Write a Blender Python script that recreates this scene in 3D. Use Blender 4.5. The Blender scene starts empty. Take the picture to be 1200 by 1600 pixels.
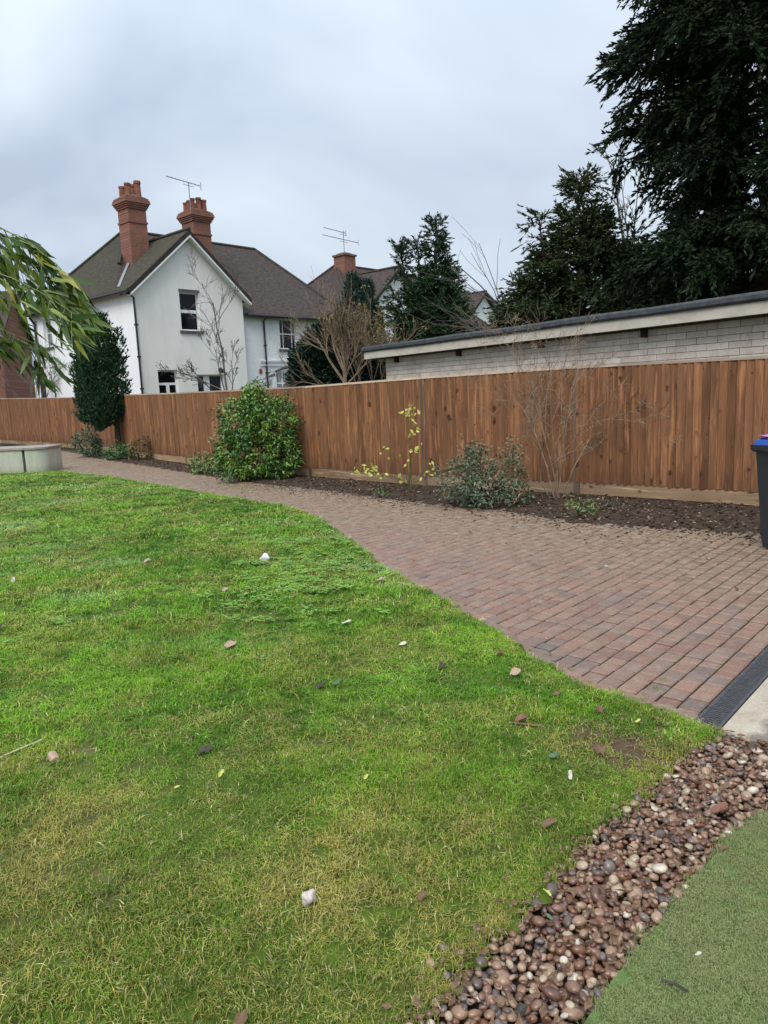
import bpy, math, random
import numpy as np
from mathutils import Vector, Matrix
from mathutils.geometry import tessellate_polygon
random.seed(7); RNG = np.random.default_rng(7)
S = bpy.context.scene; COL = S.collection; R = math.radians

# ------------------------------------------------------------------ camera, sky, sun, exposure
cd = bpy.data.cameras.new('camera'); cam = bpy.data.objects.new('camera', cd); COL.objects.link(cam); S.camera = cam
cd.sensor_fit = 'VERTICAL'; cd.sensor_height = 36.0; cd.lens = 1150/1600*36.0
cd.clip_start = 0.05; cd.clip_end = 3000
_dn = Vector((300, 7200, 1150)).normalized(); _up = -_dn
_f = Vector((0, 0, 1)) - Vector((0, 0, 1)).dot(_up)*_up; _f.normalize(); _r = _f.cross(_up)
if _r.x < 0: _r = -_r
# rows: world axes in image axes (right, down, forward); Blender camera axes are right, up, backward
M = Matrix(((_r.x, -_r.y, -_r.z), (_f.x, -_f.y, -_f.z), (_up.x, -_up.y, -_up.z)))
cam.matrix_world = Matrix.Translation((0, 0, 1.62)) @ M.to_4x4()
EYE = np.array([0, 0, 1.62])

SUN_EL, SUN_AZ = R(52), R(200)          # azimuth from +Y clockwise: behind the camera
w = bpy.data.worlds.new('World'); S.world = w; w.use_nodes = True
wn, wl = w.node_tree.nodes, w.node_tree.links; wn.clear()
def N(nodes, t, **k):
    n = nodes.new(t)
    for a, b in k.items():
        if a.startswith('i_'): n.inputs[a[2:].replace('_', ' ')].default_value = b
        else: setattr(n, a, b)
    return n
sky = N(wn, 'ShaderNodeTexSky', sky_type='NISHITA', sun_disc=False, sun_elevation=SUN_EL, sun_rotation=SUN_AZ)
b1 = N(wn, 'ShaderNodeBackground'); b1.inputs[1].default_value = 0.06
wl.new(sky.outputs[0], b1.inputs[0])
tc = N(wn, 'ShaderNodeTexCoord'); sep = N(wn, 'ShaderNodeSeparateXYZ'); wl.new(tc.outputs['Generated'], sep.inputs[0])
def wmath(op, a, b=None):
    n = N(wn, 'ShaderNodeMath', operation=op)
    for i, x in enumerate((a, b)):
        if x is None: continue
        if isinstance(x, (int, float)): n.inputs[i].default_value = x
        else: wl.new(x, n.inputs[i])
    return n.outputs[0]
zc = wmath('ADD', wmath('MAXIMUM', sep.outputs[2], 0.0), 0.32)
cx, cy = wmath('DIVIDE', sep.outputs[0], zc), wmath('DIVIDE', sep.outputs[1], zc)
cmb = N(wn, 'ShaderNodeCombineXYZ'); wl.new(cx, cmb.inputs[0]); wl.new(cy, cmb.inputs[1]); cmb.inputs[2].default_value = 1.7
nz = N(wn, 'ShaderNodeTexNoise', i_Scale=1.15, i_Detail=4.5, i_Roughness=0.5, i_Distortion=0.4); wl.new(cmb.outputs[0], nz.inputs['Vector'])
rp = N(wn, 'ShaderNodeValToRGB'); wl.new(nz.outputs['Fac'], rp.inputs[0])
rp.color_ramp.elements[0].position = 0.36; rp.color_ramp.elements[0].color = (0.325, 0.375, 0.470, 1)
rp.color_ramp.elements[1].position = 0.66; rp.color_ramp.elements[1].color = (0.505, 0.570, 0.635, 1)
b2 = N(wn, 'ShaderNodeBackground'); wl.new(rp.outputs[0], b2.inputs[0])
# overcast luminance: rises towards the zenith (Moon-Spencer like)
zz_ = wmath('MAXIMUM', sep.outputs[2], 0.0); lum = wmath('ADD', wmath('MULTIPLY', wmath('ADD', wmath('MULTIPLY', zz_, 1.15), 0.22), zz_), 0.86); wl.new(lum, b2.inputs[1])
mx = N(wn, 'ShaderNodeMixShader'); mx.inputs[0].default_value = 0.93
wl.new(b1.outputs[0], mx.inputs[1]); wl.new(b2.outputs[0], mx.inputs[2])
wo = N(wn, 'ShaderNodeOutputWorld'); wl.new(mx.outputs[0], wo.inputs[0])
sd = bpy.data.lights.new('sun', 'SUN'); sd.energy = 1.5; sd.angle = R(32); sd.color = (1.0, 0.965, 0.92)
sun = bpy.data.objects.new('sun', sd); COL.objects.link(sun)
_sd = Vector((math.sin(SUN_AZ)*math.cos(SUN_EL), math.cos(SUN_AZ)*math.cos(SUN_EL), math.sin(SUN_EL)))
sun.rotation_euler = _sd.to_track_quat('Z', 'Y').to_euler(); sun.location = (0, -5, 30)
vs = S.view_settings; vs.view_transform = 'Standard'; vs.look = 'None'; vs.exposure = 0.74; vs.gamma = 1; vs.use_curve_mapping = False

# ------------------------------------------------------------------ materials
MT = {}
def mat(name, fn, rough=0.8, spec=0.3, sss=None):
    m = bpy.data.materials.new(name); m.use_nodes = True
    n, l = m.node_tree.nodes, m.node_tree.links
    b = n['Principled BSDF']; b.inputs['Roughness'].default_value = rough; b.inputs['Specular IOR Level'].default_value = spec
    fn(G(n, l, b)); MT[name] = m; return m
class G:
    """a little node-graph writer"""
    def __init__(s, n, l, b): s.n, s.l, s.b = n, l, b
    def put(s, sock, v):
        if v is None: return
        if hasattr(v, 'is_linked') and hasattr(v, 'node'): s.l.new(v, sock)
        elif isinstance(v, tuple) and len(v) == 3 and sock.type == 'RGBA': sock.default_value = (*v, 1)
        else: sock.default_value = v
    def math(s, op, a, b=0.0, c=None):
        m = N(s.n, 'ShaderNodeMath', operation=op); s.put(m.inputs[0], a); s.put(m.inputs[1], b)
        if c is not None: s.put(m.inputs[2], c)
        return m.outputs[0]
    def pos(s): return N(s.n, 'ShaderNodeNewGeometry').outputs['Position']
    def obj(s): return N(s.n, 'ShaderNodeTexCoord').outputs['Object']
    def island(s): return N(s.n, 'ShaderNodeNewGeometry').outputs['Random Per Island']
    def orand(s): return N(s.n, 'ShaderNodeObjectInfo').outputs['Random']
    def sepz(s, v):
        m = N(s.n, 'ShaderNodeSeparateXYZ'); s.l.new(v, m.inputs[0]); return m.outputs
    def map(s, v, scale=(1, 1, 1), rot=(0, 0, 0), loc=(0, 0, 0)):
        m = N(s.n, 'ShaderNodeMapping'); s.l.new(v, m.inputs[0]); m.inputs['Scale'].default_value = scale; m.inputs['Rotation'].default_value = rot
        m.inputs['Location'].default_value = loc; return m.outputs[0]
    def noise(s, v, scale, detail=4, rough=0.55, dist=0.0):
        m = N(s.n, 'ShaderNodeTexNoise', i_Scale=scale, i_Detail=detail, i_Roughness=rough, i_Distortion=dist); s.l.new(v, m.inputs['Vector']); return m.outputs['Fac']
    def vor(s, v, scale, feature='F1', out='Distance'):
        m = N(s.n, 'ShaderNodeTexVoronoi', feature=feature, i_Scale=scale); s.l.new(v, m.inputs['Vector']); return m.outputs[out]
    def ramp(s, f, stops, interp='LINEAR'):
        m = N(s.n, 'ShaderNodeValToRGB'); s.put(m.inputs[0], f); cr = m.color_ramp; cr.interpolation = interp
        while len(cr.elements) < len(stops): cr.elements.new(0.5)
        for e, (p, c) in zip(cr.elements, stops):
            e.position = p; e.color = (*(c if isinstance(c, tuple) else (c, c, c)), 1)
        return m.outputs[0]
    def mix(s, f, a, b, mode='MIX'):
        m = N(s.n, 'ShaderNodeMix', data_type='RGBA', blend_type=mode); s.put(m.inputs[0], f); s.put(m.inputs[6], a); s.put(m.inputs[7], b); return m.outputs[2]
    def lin(s, f, lo, hi, a=0.0, b=1.0):
        m = N(s.n, 'ShaderNodeMapRange', i_From_Min=lo, i_From_Max=hi, i_To_Min=a, i_To_Max=b); s.put(m.inputs[0], f); return m.outputs[0]
    def col(s, c): s.put(s.b.inputs['Base Color'], c)
    def rough(s, c): s.put(s.b.inputs['Roughness'], c)
    def bump(s, h, strength=0.3, dist=0.01):
        m = N(s.n, 'ShaderNodeBump', i_Strength=strength, i_Distance=dist); s.put(m.inputs['Height'], h); s.l.new(m.outputs[0], s.b.inputs['Normal'])
    def brick(s, v, c1, c2, mort, scale=1, w=0.225, h=0.075, ms=0.01):
        m = N(s.n, 'ShaderNodeTexBrick'); s.l.new(v, m.inputs[0]); m.inputs['Color1'].default_value = (*c1, 1); m.inputs['Color2'].default_value = (*c2, 1)
        m.inputs['Mortar'].default_value = (*mort, 1); m.inputs['Scale'].default_value = scale; m.inputs['Mortar Size'].default_value = ms
        m.inputs['Brick Width'].default_value = w; m.inputs['Row Height'].default_value = h; return m.outputs[0], m.outputs[1]
def flat(c, var=0.25, scale=8, bumpy=0.0):
    def f(g):
        n = g.noise(g.obj(), scale, 5, 0.6)
        g.col(g.mix(g.lin(n, 0.3, 0.7), tuple(x*(1-var) for x in c), tuple(min(1, x*(1+var)) for x in c)))
        if bumpy: g.bump(n, bumpy, 0.01)
    return f

def f_grass(g):
    p = g.pos(); isl = g.island(); y = g.sepz(p)[1]
    big = g.noise(p, 0.62, 4, 0.6); mid = g.noise(p, 2.6, 4, 0.65); fine = g.noise(p, 8.0, 3, 0.6)
    c = g.mix(g.lin(big, 0.42, 0.58), (0.074, 0.200, 0.008), (0.178, 0.372, 0.016))
    c = g.mix(g.lin(mid, 0.48, 0.66, 0, 0.85), c, (0.215, 0.340, 0.026))
    c = g.mix(g.lin(g.noise(g.map(p, (1, 1, 1), (0, 0, 0), (9, 4, 0)), 1.7, 4, 0.6), 0.52, 0.62, 0, 0.8), c, (0.066, 0.165, 0.005))
    pale = g.noise(g.map(p, (0.5, 1.1, 1), (0, 0, 0.5), (3, 1, 0)), 0.9, 3, 0.5)
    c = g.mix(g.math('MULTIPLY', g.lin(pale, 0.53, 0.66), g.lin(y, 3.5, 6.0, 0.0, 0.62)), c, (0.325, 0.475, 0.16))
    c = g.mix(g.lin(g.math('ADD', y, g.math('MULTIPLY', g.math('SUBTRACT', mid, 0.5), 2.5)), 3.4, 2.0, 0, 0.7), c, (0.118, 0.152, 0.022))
    near = g.math('ADD', g.lin(y, 3.7, 1.9, 0.0, 0.42), g.lin(g.noise(g.map(p, (1, 1, 1), (0, 0, 0), (5, 2, 0)), 1.5, 4, 0.6), 0.45, 0.62, -0.10, 0.58))
    dry = g.math('LESS_THAN', isl, near)
    tan = g.mix(g.math('FRACT', g.math('MULTIPLY', isl, 37.0)), (0.47, 0.37, 0.12), (0.31, 0.28, 0.055))
    c = g.mix(g.math('MULTIPLY', dry, 0.8), c, tan)
    c = g.mix(g.math('LESS_THAN', g.math('FRACT', g.math('MULTIPLY', isl, 91.0)), 0.025), c, (0.52, 0.46, 0.22))
    br = g.math('FRACT', g.math('MULTIPLY', isl, 17.3))
    c = g.mix(1.0, c, g.ramp(br, [(0, 0.58), (1, 1.28)]), 'MULTIPLY'); c = g.mix(1.0, c, g.ramp(fine, [(0.3, 0.72), (0.7, 1.18)]), 'MULTIPLY')
    g.col(c)
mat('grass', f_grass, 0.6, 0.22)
def f_lawn(g):
    p = g.pos(); n = g.noise(p, 9, 6, 0.7); n2 = g.noise(p, 1.1, 4, 0.6)
    c = g.mix(g.lin(n, 0.35, 0.65), (0.040, 0.055, 0.012), (0.095, 0.150, 0.018))
    g.col(g.mix(g.lin(n2, 0.5, 0.68), c, (0.125, 0.105, 0.045))); d = N(g.n, 'ShaderNodeVectorMath', operation='DISTANCE'); g.l.new(p, d.inputs[0]); d.inputs[1].default_value = (1.04, 3.08, 0.02); g.col(g.mix(g.lin(d.outputs['Value'], 0.38, 0.15), g.mix(g.lin(n2, 0.5, 0.68), c, (0.125, 0.105, 0.045)), g.mix(n, (0.045, 0.028, 0.018), (0.14, 0.098, 0.062)))); g.bump(n, 0.5, 0.02)
mat('lawn_soil', f_lawn, 0.95, 0.1)
mat('clover', lambda g: g.col(g.mix(g.island(), (0.12, 0.27, 0.018), (0.22, 0.38, 0.06))), 0.5, 0.4)
def f_turf(g):
    p = g.pos(); n = g.noise(p, 5, 5, 0.65); i = g.island()
    c = g.mix(i, (0.155, 0.195, 0.058), (0.290, 0.330, 0.135)); g.col(g.mix(g.lin(n, 0.45, 0.68), c, (0.235, 0.245, 0.105)))
mat('turf_fibre', f_turf, 0.55, 0.3)
mat('turf_back', flat((0.10, 0.15, 0.05), 0.3, 20), 0.95, 0.1)
def f_paver(g):
    p = g.pos(); o = g.math('FRACT', g.math('ADD', g.orand(), g.island())); n = g.noise(p, 55, 5, 0.7); n2 = g.noise(p, 1.4, 4, 0.6); n3 = g.noise(p, 9, 4, 0.6)
    c = g.ramp(o, [(0.0, (0.192, 0.116, 0.088)), (0.3, (0.250, 0.146, 0.106)), (0.55, (0.205, 0.146, 0.115)), (0.78, (0.275, 0.160, 0.112)), (1.0, (0.158, 0.118, 0.096))])
    c = g.mix(1.0, c, g.ramp(n, [(0.3, 0.72), (0.7, 1.22)]), 'MULTIPLY')
    c = g.mix(g.lin(n3, 0.50, 0.72, 0, 0.6), c, (0.29, 0.225, 0.18))
    c = g.mix(g.lin(g.noise(g.map(p, (1, 1, 1), (0, 0, 0), (7, 3, 1)), 0.9, 5, 0.65), 0.52, 0.68, 0, 0.5), c, (0.155, 0.125, 0.108))
    s = g.sepz(p)   # soil washed off the bed over the outer blocks
    d = g.math('ADD', g.math('MULTIPLY', s[0], 0.724), g.math('MULTIPLY', s[1], 0.690)); q = g.math('ADD', d, g.math('MULTIPLY', g.math('SUBTRACT', n2, 0.5), 2.6))
    c = g.mix(g.lin(q, 4.9, 7.1, 0, 0.95), c, g.mix(g.lin(n3, 0.35, 0.65), (0.150, 0.102, 0.068), (0.290, 0.212, 0.146)))
    g.col(c); g.rough(g.lin(g.noise(p, 2.2, 3), 0.35, 0.7, 0.40, 0.72)); g.bump(g.math('ADD', n, g.noise(p, 160, 3)), 0.4, 0.004)
mat('paver', f_paver, 0.6, 0.35)
def f_joint(g):
    p = g.pos(); n = g.noise(p, 3.0, 5, 0.7)
    g.col(g.mix(g.lin(n, 0.45, 0.62), (0.036, 0.028, 0.021), (0.030, 0.050, 0.013))); g.bump(g.noise(p, 120, 3), 0.6, 0.004)
mat('joint_sand', f_joint, 0.95, 0.1)
def f_soil(g):
    p = g.pos(); n = g.noise(p, 14, 8, 0.72); n2 = g.noise(p, 2, 4)
    c = g.ramp(n, [(0.3, (0.028, 0.019, 0.013)), (0.55, (0.072, 0.049, 0.035)), (0.75, (0.145, 0.103, 0.075))])
    g.col(g.mix(g.lin(n2, 0.5, 0.75, 0, 0.5), c, (0.045, 0.042, 0.018))); g.bump(n, 0.9, 0.05)
mat('soil', f_soil, 0.95, 0.15)
def f_land(g):
    p = g.pos(); n = g.noise(p, 0.6, 8, 0.7); g.col(g.mix(g.lin(n, 0.35, 0.65), (0.035, 0.045, 0.016), (0.075, 0.09, 0.03)))
mat('land', f_land, 0.95, 0.1)
def f_conc(g):
    p = g.pos(); n = g.noise(p, 6, 6, 0.65); f = g.noise(p, 90, 4, 0.7)
    c = g.mix(g.lin(n, 0.3, 0.7), (0.33, 0.275, 0.20), (0.47, 0.415, 0.33)); c = g.mix(1.0, c, g.ramp(f, [(0.3, 0.78), (0.7, 1.15)]), 'MULTIPLY')
    d = N(g.n, 'ShaderNodeVectorMath', operation='DISTANCE'); g.l.new(p, d.inputs[0]); d.inputs[1].default_value = (1.93, 2.98, 0)
    damp = g.lin(g.math('ADD', d.outputs['Value'], g.math('MULTIPLY', n, 0.25)), 0.50, 0.44)
    g.col(g.mix(g.math('MULTIPLY', damp, 0.8), c, (0.15, 0.125, 0.105))); g.bump(f, 0.3, 0.004)
mat('concrete', f_conc, 0.85, 0.25)
def f_pebble(g):
    o = g.math('FRACT', g.math('ADD', g.orand(), g.island())); p = g.obj(); n = g.noise(g.pos(), 70, 4, 0.6)
    c = g.ramp(o, [(0, (0.120, 0.060, 0.040)), (0.16, (0.195, 0.110, 0.072)), (0.32, (0.110, 0.078, 0.064)), (0.42, (0.270, 0.165, 0.105)), (0.56, (0.150, 0.118, 0.102)), (0.64, (0.330, 0.215, 0.140)), (0.76, (0.185, 0.085, 0.050)), (0.88, (0.38, 0.29, 0.20)), (0.97, (0.52, 0.45, 0.36))], 'CONSTANT')
    g.col(g.mix(1.0, c, g.ramp(n, [(0.3, 0.72), (0.7, 1.2)]), 'MULTIPLY'))
mat('pebble', f_pebble, 0.30, 0.5)
def wood(dark, light, knots=True, damp=True, horiz=False):
    def f(g):
        o = g.orand(); p = g.obj(); off = N(g.n, 'ShaderNodeCombineXYZ'); g.l.new(g.math('MULTIPLY', o, 41.0), off.inputs[0]); g.l.new(g.math('MULTIPLY', o, 17.0), off.inputs[2])
        va = N(g.n, 'ShaderNodeVectorMath', operation='ADD'); g.l.new(p, va.inputs[0]); g.l.new(off.outputs[0], va.inputs[1]); q = va.outputs[0]
        if horiz: q = g.map(q, (1, 1, 1), (0, R(90), 0))
        gr = g.noise(g.map(q, (1, 1, 0.035)), 55, 6, 0.7, 1.2); br = g.noise(g.map(q, (1, 1, 0.25)), 4.5, 5, 0.65)
        c = g.mix(g.lin(gr, 0.30, 0.70), dark, light)
        o2 = g.math('FRACT', g.math('MULTIPLY', o, 13.7))
        c = g.mix(g.math('MULTIPLY', o2, 0.45), c, tuple(x*k for x, k in zip(light, (0.78, 0.86, 1.0))))
        c = g.mix(1.0, c, g.ramp(o, [(0, 0.68), (0.3, 0.90), (0.8, 1.06), (0.95, 1.18), (1, 1.45)]), 'MULTIPLY')
        c = g.mix(g.lin(br, 0.50, 0.74, 0, 0.6), c, tuple(x*0.55 for x in dark))
        pale = g.noise(g.map(q, (1, 1, 0.07), (0, 0, 0), (9, 3, 4)), 16, 4, 0.65)
        c = g.mix(g.lin(pale, 0.54, 0.68, 0, 0.8), c, tuple(min(1, x*1.5) for x in light))
        if knots:
            wv = g.noise(q, 7, 3, 0.6); k = g.vor(g.map(q, (1.0, 1, 0.60), (0.2, 0, 0)), 5.2); sz = g.math('MULTIPLY', g.math('SUBTRACT', wv, 0.36), 0.62)
            c = g.mix(g.math('MULTIPLY', g.lin(g.math('SUBTRACT', k, sz), 0.09, -0.03), 0.9), c, (0.040, 0.016, 0.008))
            k2 = g.vor(g.map(q, (1.0, 1, 0.9), (0.1, 0, 0), (2, 5, 3)), 11.0); c = g.mix(g.math('MULTIPLY', g.lin(k2, 0.17, 0.10), g.lin(wv, 0.55, 0.6)), c, (0.05, 0.02, 0.01))
        if damp:
            z = g.sepz(g.pos())[2]; st = g.math('ADD', z, g.math('MULTIPLY', g.noise(g.map(g.pos(), (1, 1, 0.2)), 5, 4, 0.7), 0.9))
            c = g.mix(g.lin(st, 1.0, 0.5, 0, 0.45), c, tuple(x*0.5 for x in dark))
        g.col(c); g.bump(gr, 0.4, 0.004)
    return f
mat('fence_board', wood((0.098, 0.038, 0.016), (0.300, 0.134, 0.056)), 0.72, 0.3)
mat('gravel_board', wood((0.27, 0.17, 0.092), (0.43, 0.29, 0.172), True, False, True), 0.8, 0.25)
mat('fence_post', wood((0.10, 0.066, 0.048), (0.205, 0.14, 0.10), False, False), 0.8, 0.25)
mat('fence_cap', wood((0.40, 0.285, 0.20), (0.56, 0.42, 0.31), False, False, True), 0.7, 0.3)
def f_render(base, stain):
    def f(g):
        p = g.obj(); n = g.noise(g.map(p, (1, 1, 0.35)), 0.8, 6, 0.65); n2 = g.noise(g.map(p, (1, 1, 0.3)), 1.7, 6, 0.7)
        c = g.mix(g.lin(n, 0.4, 0.7), base, stain); c = g.mix(g.lin(n2, 0.48, 0.8, 0, 0.6), c, tuple(x*0.84 for x in stain)); g.col(c)
        g.bump(g.noise(p, 60, 4), 0.25, 0.006)
    return f
mat('render_front', f_render((0.85, 0.83, 0.775), (0.77, 0.75, 0.68)), 0.9, 0.2)
mat('render_side', f_render((0.85, 0.84, 0.84), (0.81, 0.805, 0.80)), 0.9, 0.2)
mat('render_far', f_render((0.80, 0.80, 0.79), (0.62, 0.63, 0.61)), 0.9, 0.2)
def f_pbrick(g):
    p = g.obj(); v = g.map(p, (1, 1, 1), (R(90), 0, 0)); _c, fac = g.brick(v, (1, 1, 1), (1, 1, 1), (0, 0, 0)); n = g.noise(p, 1.3, 5, 0.65)
    g.col(g.mix(g.lin(n, 0.45, 0.75), (0.81, 0.815, 0.81), (0.66, 0.66, 0.64))); g.bump(g.math('ADD', g.math('MULTIPLY', fac, -1.0), g.math('MULTIPLY', g.noise(p, 30, 4), 0.5)), 0.8, 0.012)
mat('painted_brickwork', f_pbrick, 0.85, 0.2)
def f_garage(g):
    o = g.math('FRACT', g.math('ADD', g.orand(), g.island())); p = g.pos(); n = g.noise(p, 3.5, 6, 0.7); f = g.noise(p, 40, 5, 0.7)
    c = g.mix(o, (0.62, 0.535, 0.45), (0.77, 0.68, 0.58)); c = g.mix(g.lin(n, 0.48, 0.75, 0, 0.75), c, (0.40, 0.33, 0.265))
    g.col(g.mix(1.0, c, g.ramp(f, [(0.3, 0.82), (0.7, 1.12)]), 'MULTIPLY')); g.bump(f, 0.4, 0.006)
mat('garage_brick', f_garage, 0.9, 0.2)
mat('mortar', flat((0.25, 0.205, 0.165), 0.3, 12, 0.3), 0.95, 0.1)
def f_roof(c1, c2, moss, k):
    def f(g):
        p = g.obj(); n = g.noise(p, 1.1, 6, 0.7); f = g.noise(p, 14, 5, 0.7); z = g.sepz(p)[2]
        course = g.math('FRACT', g.math('MULTIPLY', z, 14.0))
        i = g.noise(g.map(p, (5.5, 5.5, 14)), 1.0, 1, 0.5)
        c = g.mix(g.lin(i, 0.35, 0.65), c1, c2); c = g.mix(g.lin(n, 0.62-k, 0.74-k*0.5, 0, 0.85), c, moss)
        c = g.mix(1.0, c, g.ramp(f, [(0.3, 0.68), (0.7, 1.25)]), 'MULTIPLY'); g.col(g.mix(g.lin(course, 0.86, 1.0, 0, 0.55), c, tuple(x*0.45 for x in c1)))
        g.bump(g.math('ADD', course, f), 0.6, 0.02)
    return f
mat('roof_tile', f_roof((0.052, 0.042, 0.037), (0.088, 0.069, 0.060), (0.074, 0.072, 0.042), 0.03), 0.9, 0.2)
mat('roof_moss', f_roof((0.052, 0.047, 0.036), (0.082, 0.073, 0.056), (0.076, 0.076, 0.042), 0.12), 0.95, 0.15)
def f_cbrick(g):
    p = g.obj(); v = g.map(p, (1, 1, 1), (R(90), 0, R(38))); c, fac = g.brick(v, (0.285, 0.105, 0.068), (0.20, 0.075, 0.050), (0.24, 0.165, 0.13)); n = g.noise(p, 3, 5, 0.7)
    g.col(g.mix(g.lin(n, 0.45, 0.75, 0, 0.65), c, (0.15, 0.085, 0.06))); g.bump(n, 0.5, 0.01)
mat('chimney_brick', f_cbrick, 0.9, 0.2)
mat('cap_mortar', flat((0.16, 0.105, 0.08), 0.4, 9, 0.3), 0.95, 0.1)
mat('terracotta', flat((0.235, 0.095, 0.06), 0.35, 6), 0.85, 0.2)
mat('old_brick', f_cbrick, 0.95, 0.1)
mat('upvc', flat((0.82, 0.82, 0.82), 0.03), 0.35, 0.5)
mat('dark_glass', flat((0.008, 0.009, 0.010), 0.5, 1.5), 0.08, 0.22)
mat('curtain_glass', lambda g: g.col(g.mix(g.lin(g.noise(g.map(g.obj(), (9, 9, 0.5)), 2, 3), 0.4, 0.6), (0.10, 0.11, 0.11), (0.33, 0.34, 0.34))), 0.1, 0.6)
mat('sill_stone', flat((0.11, 0.10, 0.095), 0.25), 0.85, 0.2)
mat('black_iron', flat((0.030, 0.026, 0.026), 0.3), 0.5, 0.4)
mat('verge_dark', flat((0.045, 0.037, 0.032), 0.4, 5), 0.9, 0.2)
mat('white_paint', flat((0.80, 0.80, 0.79), 0.05), 0.5, 0.4)
mat('aluminium', flat((0.22, 0.225, 0.23), 0.2), 0.5, 0.5)
mat('rust_brown', flat((0.055, 0.028, 0.018), 0.4, 8), 0.9, 0.2)
mat('felt', flat((0.062, 0.066, 0.072), 0.35, 7, 0.4), 0.9, 0.2)
def f_fascia(g):
    p = g.obj(); n = g.noise(g.map(p, (0.5, 1, 1)), 5, 5, 0.7); g.col(g.mix(g.lin(n, 0.45, 0.75), (0.56, 0.505, 0.415), (0.40, 0.345, 0.27)))
mat('fascia_paint', f_fascia, 0.6, 0.35)
mat('soffit', flat((0.20, 0.175, 0.145), 0.3, 4), 0.8, 0.2)
def f_planter(g):
    p = g.pos(); n = g.noise(g.map(p, (1, 1, 0.3)), 2.5, 6, 0.7); z = g.sepz(p)[2]
    c = g.mix(g.lin(n, 0.38, 0.68), (0.56, 0.55, 0.48), (0.36, 0.37, 0.27)); g.col(g.mix(g.lin(z, 0.22, 0.0, 0, 0.55), c, (0.20, 0.22, 0.11))); g.bump(g.noise(p, 40, 4), 0.25, 0.006)
mat('planter_render', f_planter, 0.9, 0.2)
mat('coping', flat((0.30, 0.255, 0.225), 0.25, 5, 0.2), 0.85, 0.25)
mat('bin_plastic', flat((0.024, 0.028, 0.033), 0.15, 30), 0.48, 0.4)
mat('lid_plastic', flat((0.018, 0.095, 0.42), 0.08, 20), 0.38, 0.45)
mat('pink_plastic', flat((0.55, 0.16, 0.46), 0.2, 12), 0.4, 0.4)
mat('rubber', flat((0.02, 0.02, 0.02), 0.2), 0.8, 0.2)
mat('channel_plastic', flat((0.068, 0.068, 0.070), 0.35, 30), 0.5, 0.4)
def leafmat(name, a, b, c3, rough=0.55, spec=0.35, trans=None, scale=1.2):
    def f(g):
        i = g.island(); n = g.noise(g.pos(), scale, 4, 0.6); c = g.mix(i, a, b); g.col(g.mix(g.lin(n, 0.45, 0.7, 0, 0.75), c, c3))
    return mat(name, f, rough, spec)
leafmat('needle_black', (0.010, 0.022, 0.010), (0.024, 0.046, 0.017), (0.030, 0.040, 0.016), 0.7, 0.15)
leafmat('needle_mid', (0.026, 0.046, 0.018), (0.055, 0.080, 0.030), (0.085, 0.082, 0.032), 0.65, 0.2)
leafmat('needle_spire', (0.024, 0.058, 0.026), (0.052, 0.098, 0.042), (0.055, 0.078, 0.034), 0.6, 0.2)
leafmat('needle_blue', (0.024, 0.056, 0.048), (0.045, 0.088, 0.070), (0.038, 0.062, 0.036), 0.65, 0.2)
leafmat('needle_yew', (0.012, 0.030, 0.020), (0.026, 0.058, 0.036), (0.020, 0.046, 0.022), 0.65, 0.2)
leafmat('needle_column', (0.016, 0.048, 0.024), (0.044, 0.096, 0.048), (0.034, 0.074, 0.034), 0.6, 0.25, scale=3)
leafmat('bush_leaf', (0.066, 0.155, 0.022), (0.165, 0.29, 0.040), (0.26, 0.36, 0.045), 0.42, 0.45, scale=2.2)
leafmat('bush_leaf_dark', (0.030, 0.095, 0.026), (0.080, 0.175, 0.050), (0.14, 0.23, 0.045), 0.42, 0.45, scale=2.2)
leafmat('shrub_leaf', (0.042, 0.080, 0.036), (0.105, 0.155, 0.085), (0.165, 0.195, 0.115), 0.42, 0.45, scale=4)
leafmat('lime_leaf', (0.30, 0.34, 0.055), (0.48, 0.47, 0.12), (0.42, 0.36, 0.07), 0.5, 0.3)
leafmat('weed_leaf', (0.070, 0.135, 0.030), (0.170, 0.240, 0.070), (0.120, 0.180, 0.040), 0.5, 0.3)
leafmat('hedge_leaf', (0.085, 0.060, 0.030), (0.150, 0.120, 0.055), (0.250, 0.210, 0.055), 0.7, 0.2)
leafmat('gold_leaf', (0.20, 0.17, 0.045), (0.34, 0.28, 0.07), (0.12, 0.15, 0.04), 0.6, 0.2)
def f_bamboo(g):
    o = g.math('FRACT', g.math('ADD', g.orand(), g.island())); n = g.noise(g.map(g.obj(), (60, 1, 1)), 1.0, 2); c = g.ramp(o, [(0, (0.026, 0.060, 0.010)), (0.4, (0.055, 0.105, 0.012)), (0.75, (0.105, 0.165, 0.018)), (0.95, (0.185, 0.225, 0.022)), (1, (0.30, 0.26, 0.04))])
    g.col(g.mix(1.0, c, g.ramp(n, [(0.3, 0.85), (0.7, 1.15)]), 'MULTIPLY'))
mat('bamboo_leaf', f_bamboo, 0.42, 0.3)
mat('bamboo_cane', flat((0.13, 0.16, 0.04), 0.3), 0.5, 0.4)
mat('bark', flat((0.055, 0.042, 0.032), 0.4, 12, 0.5), 0.95, 0.15)
mat('twig_pale', flat((0.23, 0.165, 0.115), 0.5, 9), 0.8, 0.2)
mat('twig_tan', flat((0.20, 0.148, 0.098), 0.4, 9), 0.85, 0.2)
mat('twig_grey', flat((0.125, 0.108, 0.105), 0.35, 9), 0.85, 0.2)
mat('twig_red', flat((0.145, 0.095, 0.082), 0.35, 9), 0.85, 0.2)
mat('stem_green', flat((0.10, 0.10, 0.045), 0.3, 9), 0.8, 0.2)
def litter(name, a, b): mat(name, lambda g: g.col(g.mix(g.lin(g.noise(g.obj(), 60, 4), 0.35, 0.65), a, b)), 0.55, 0.35)
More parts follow.
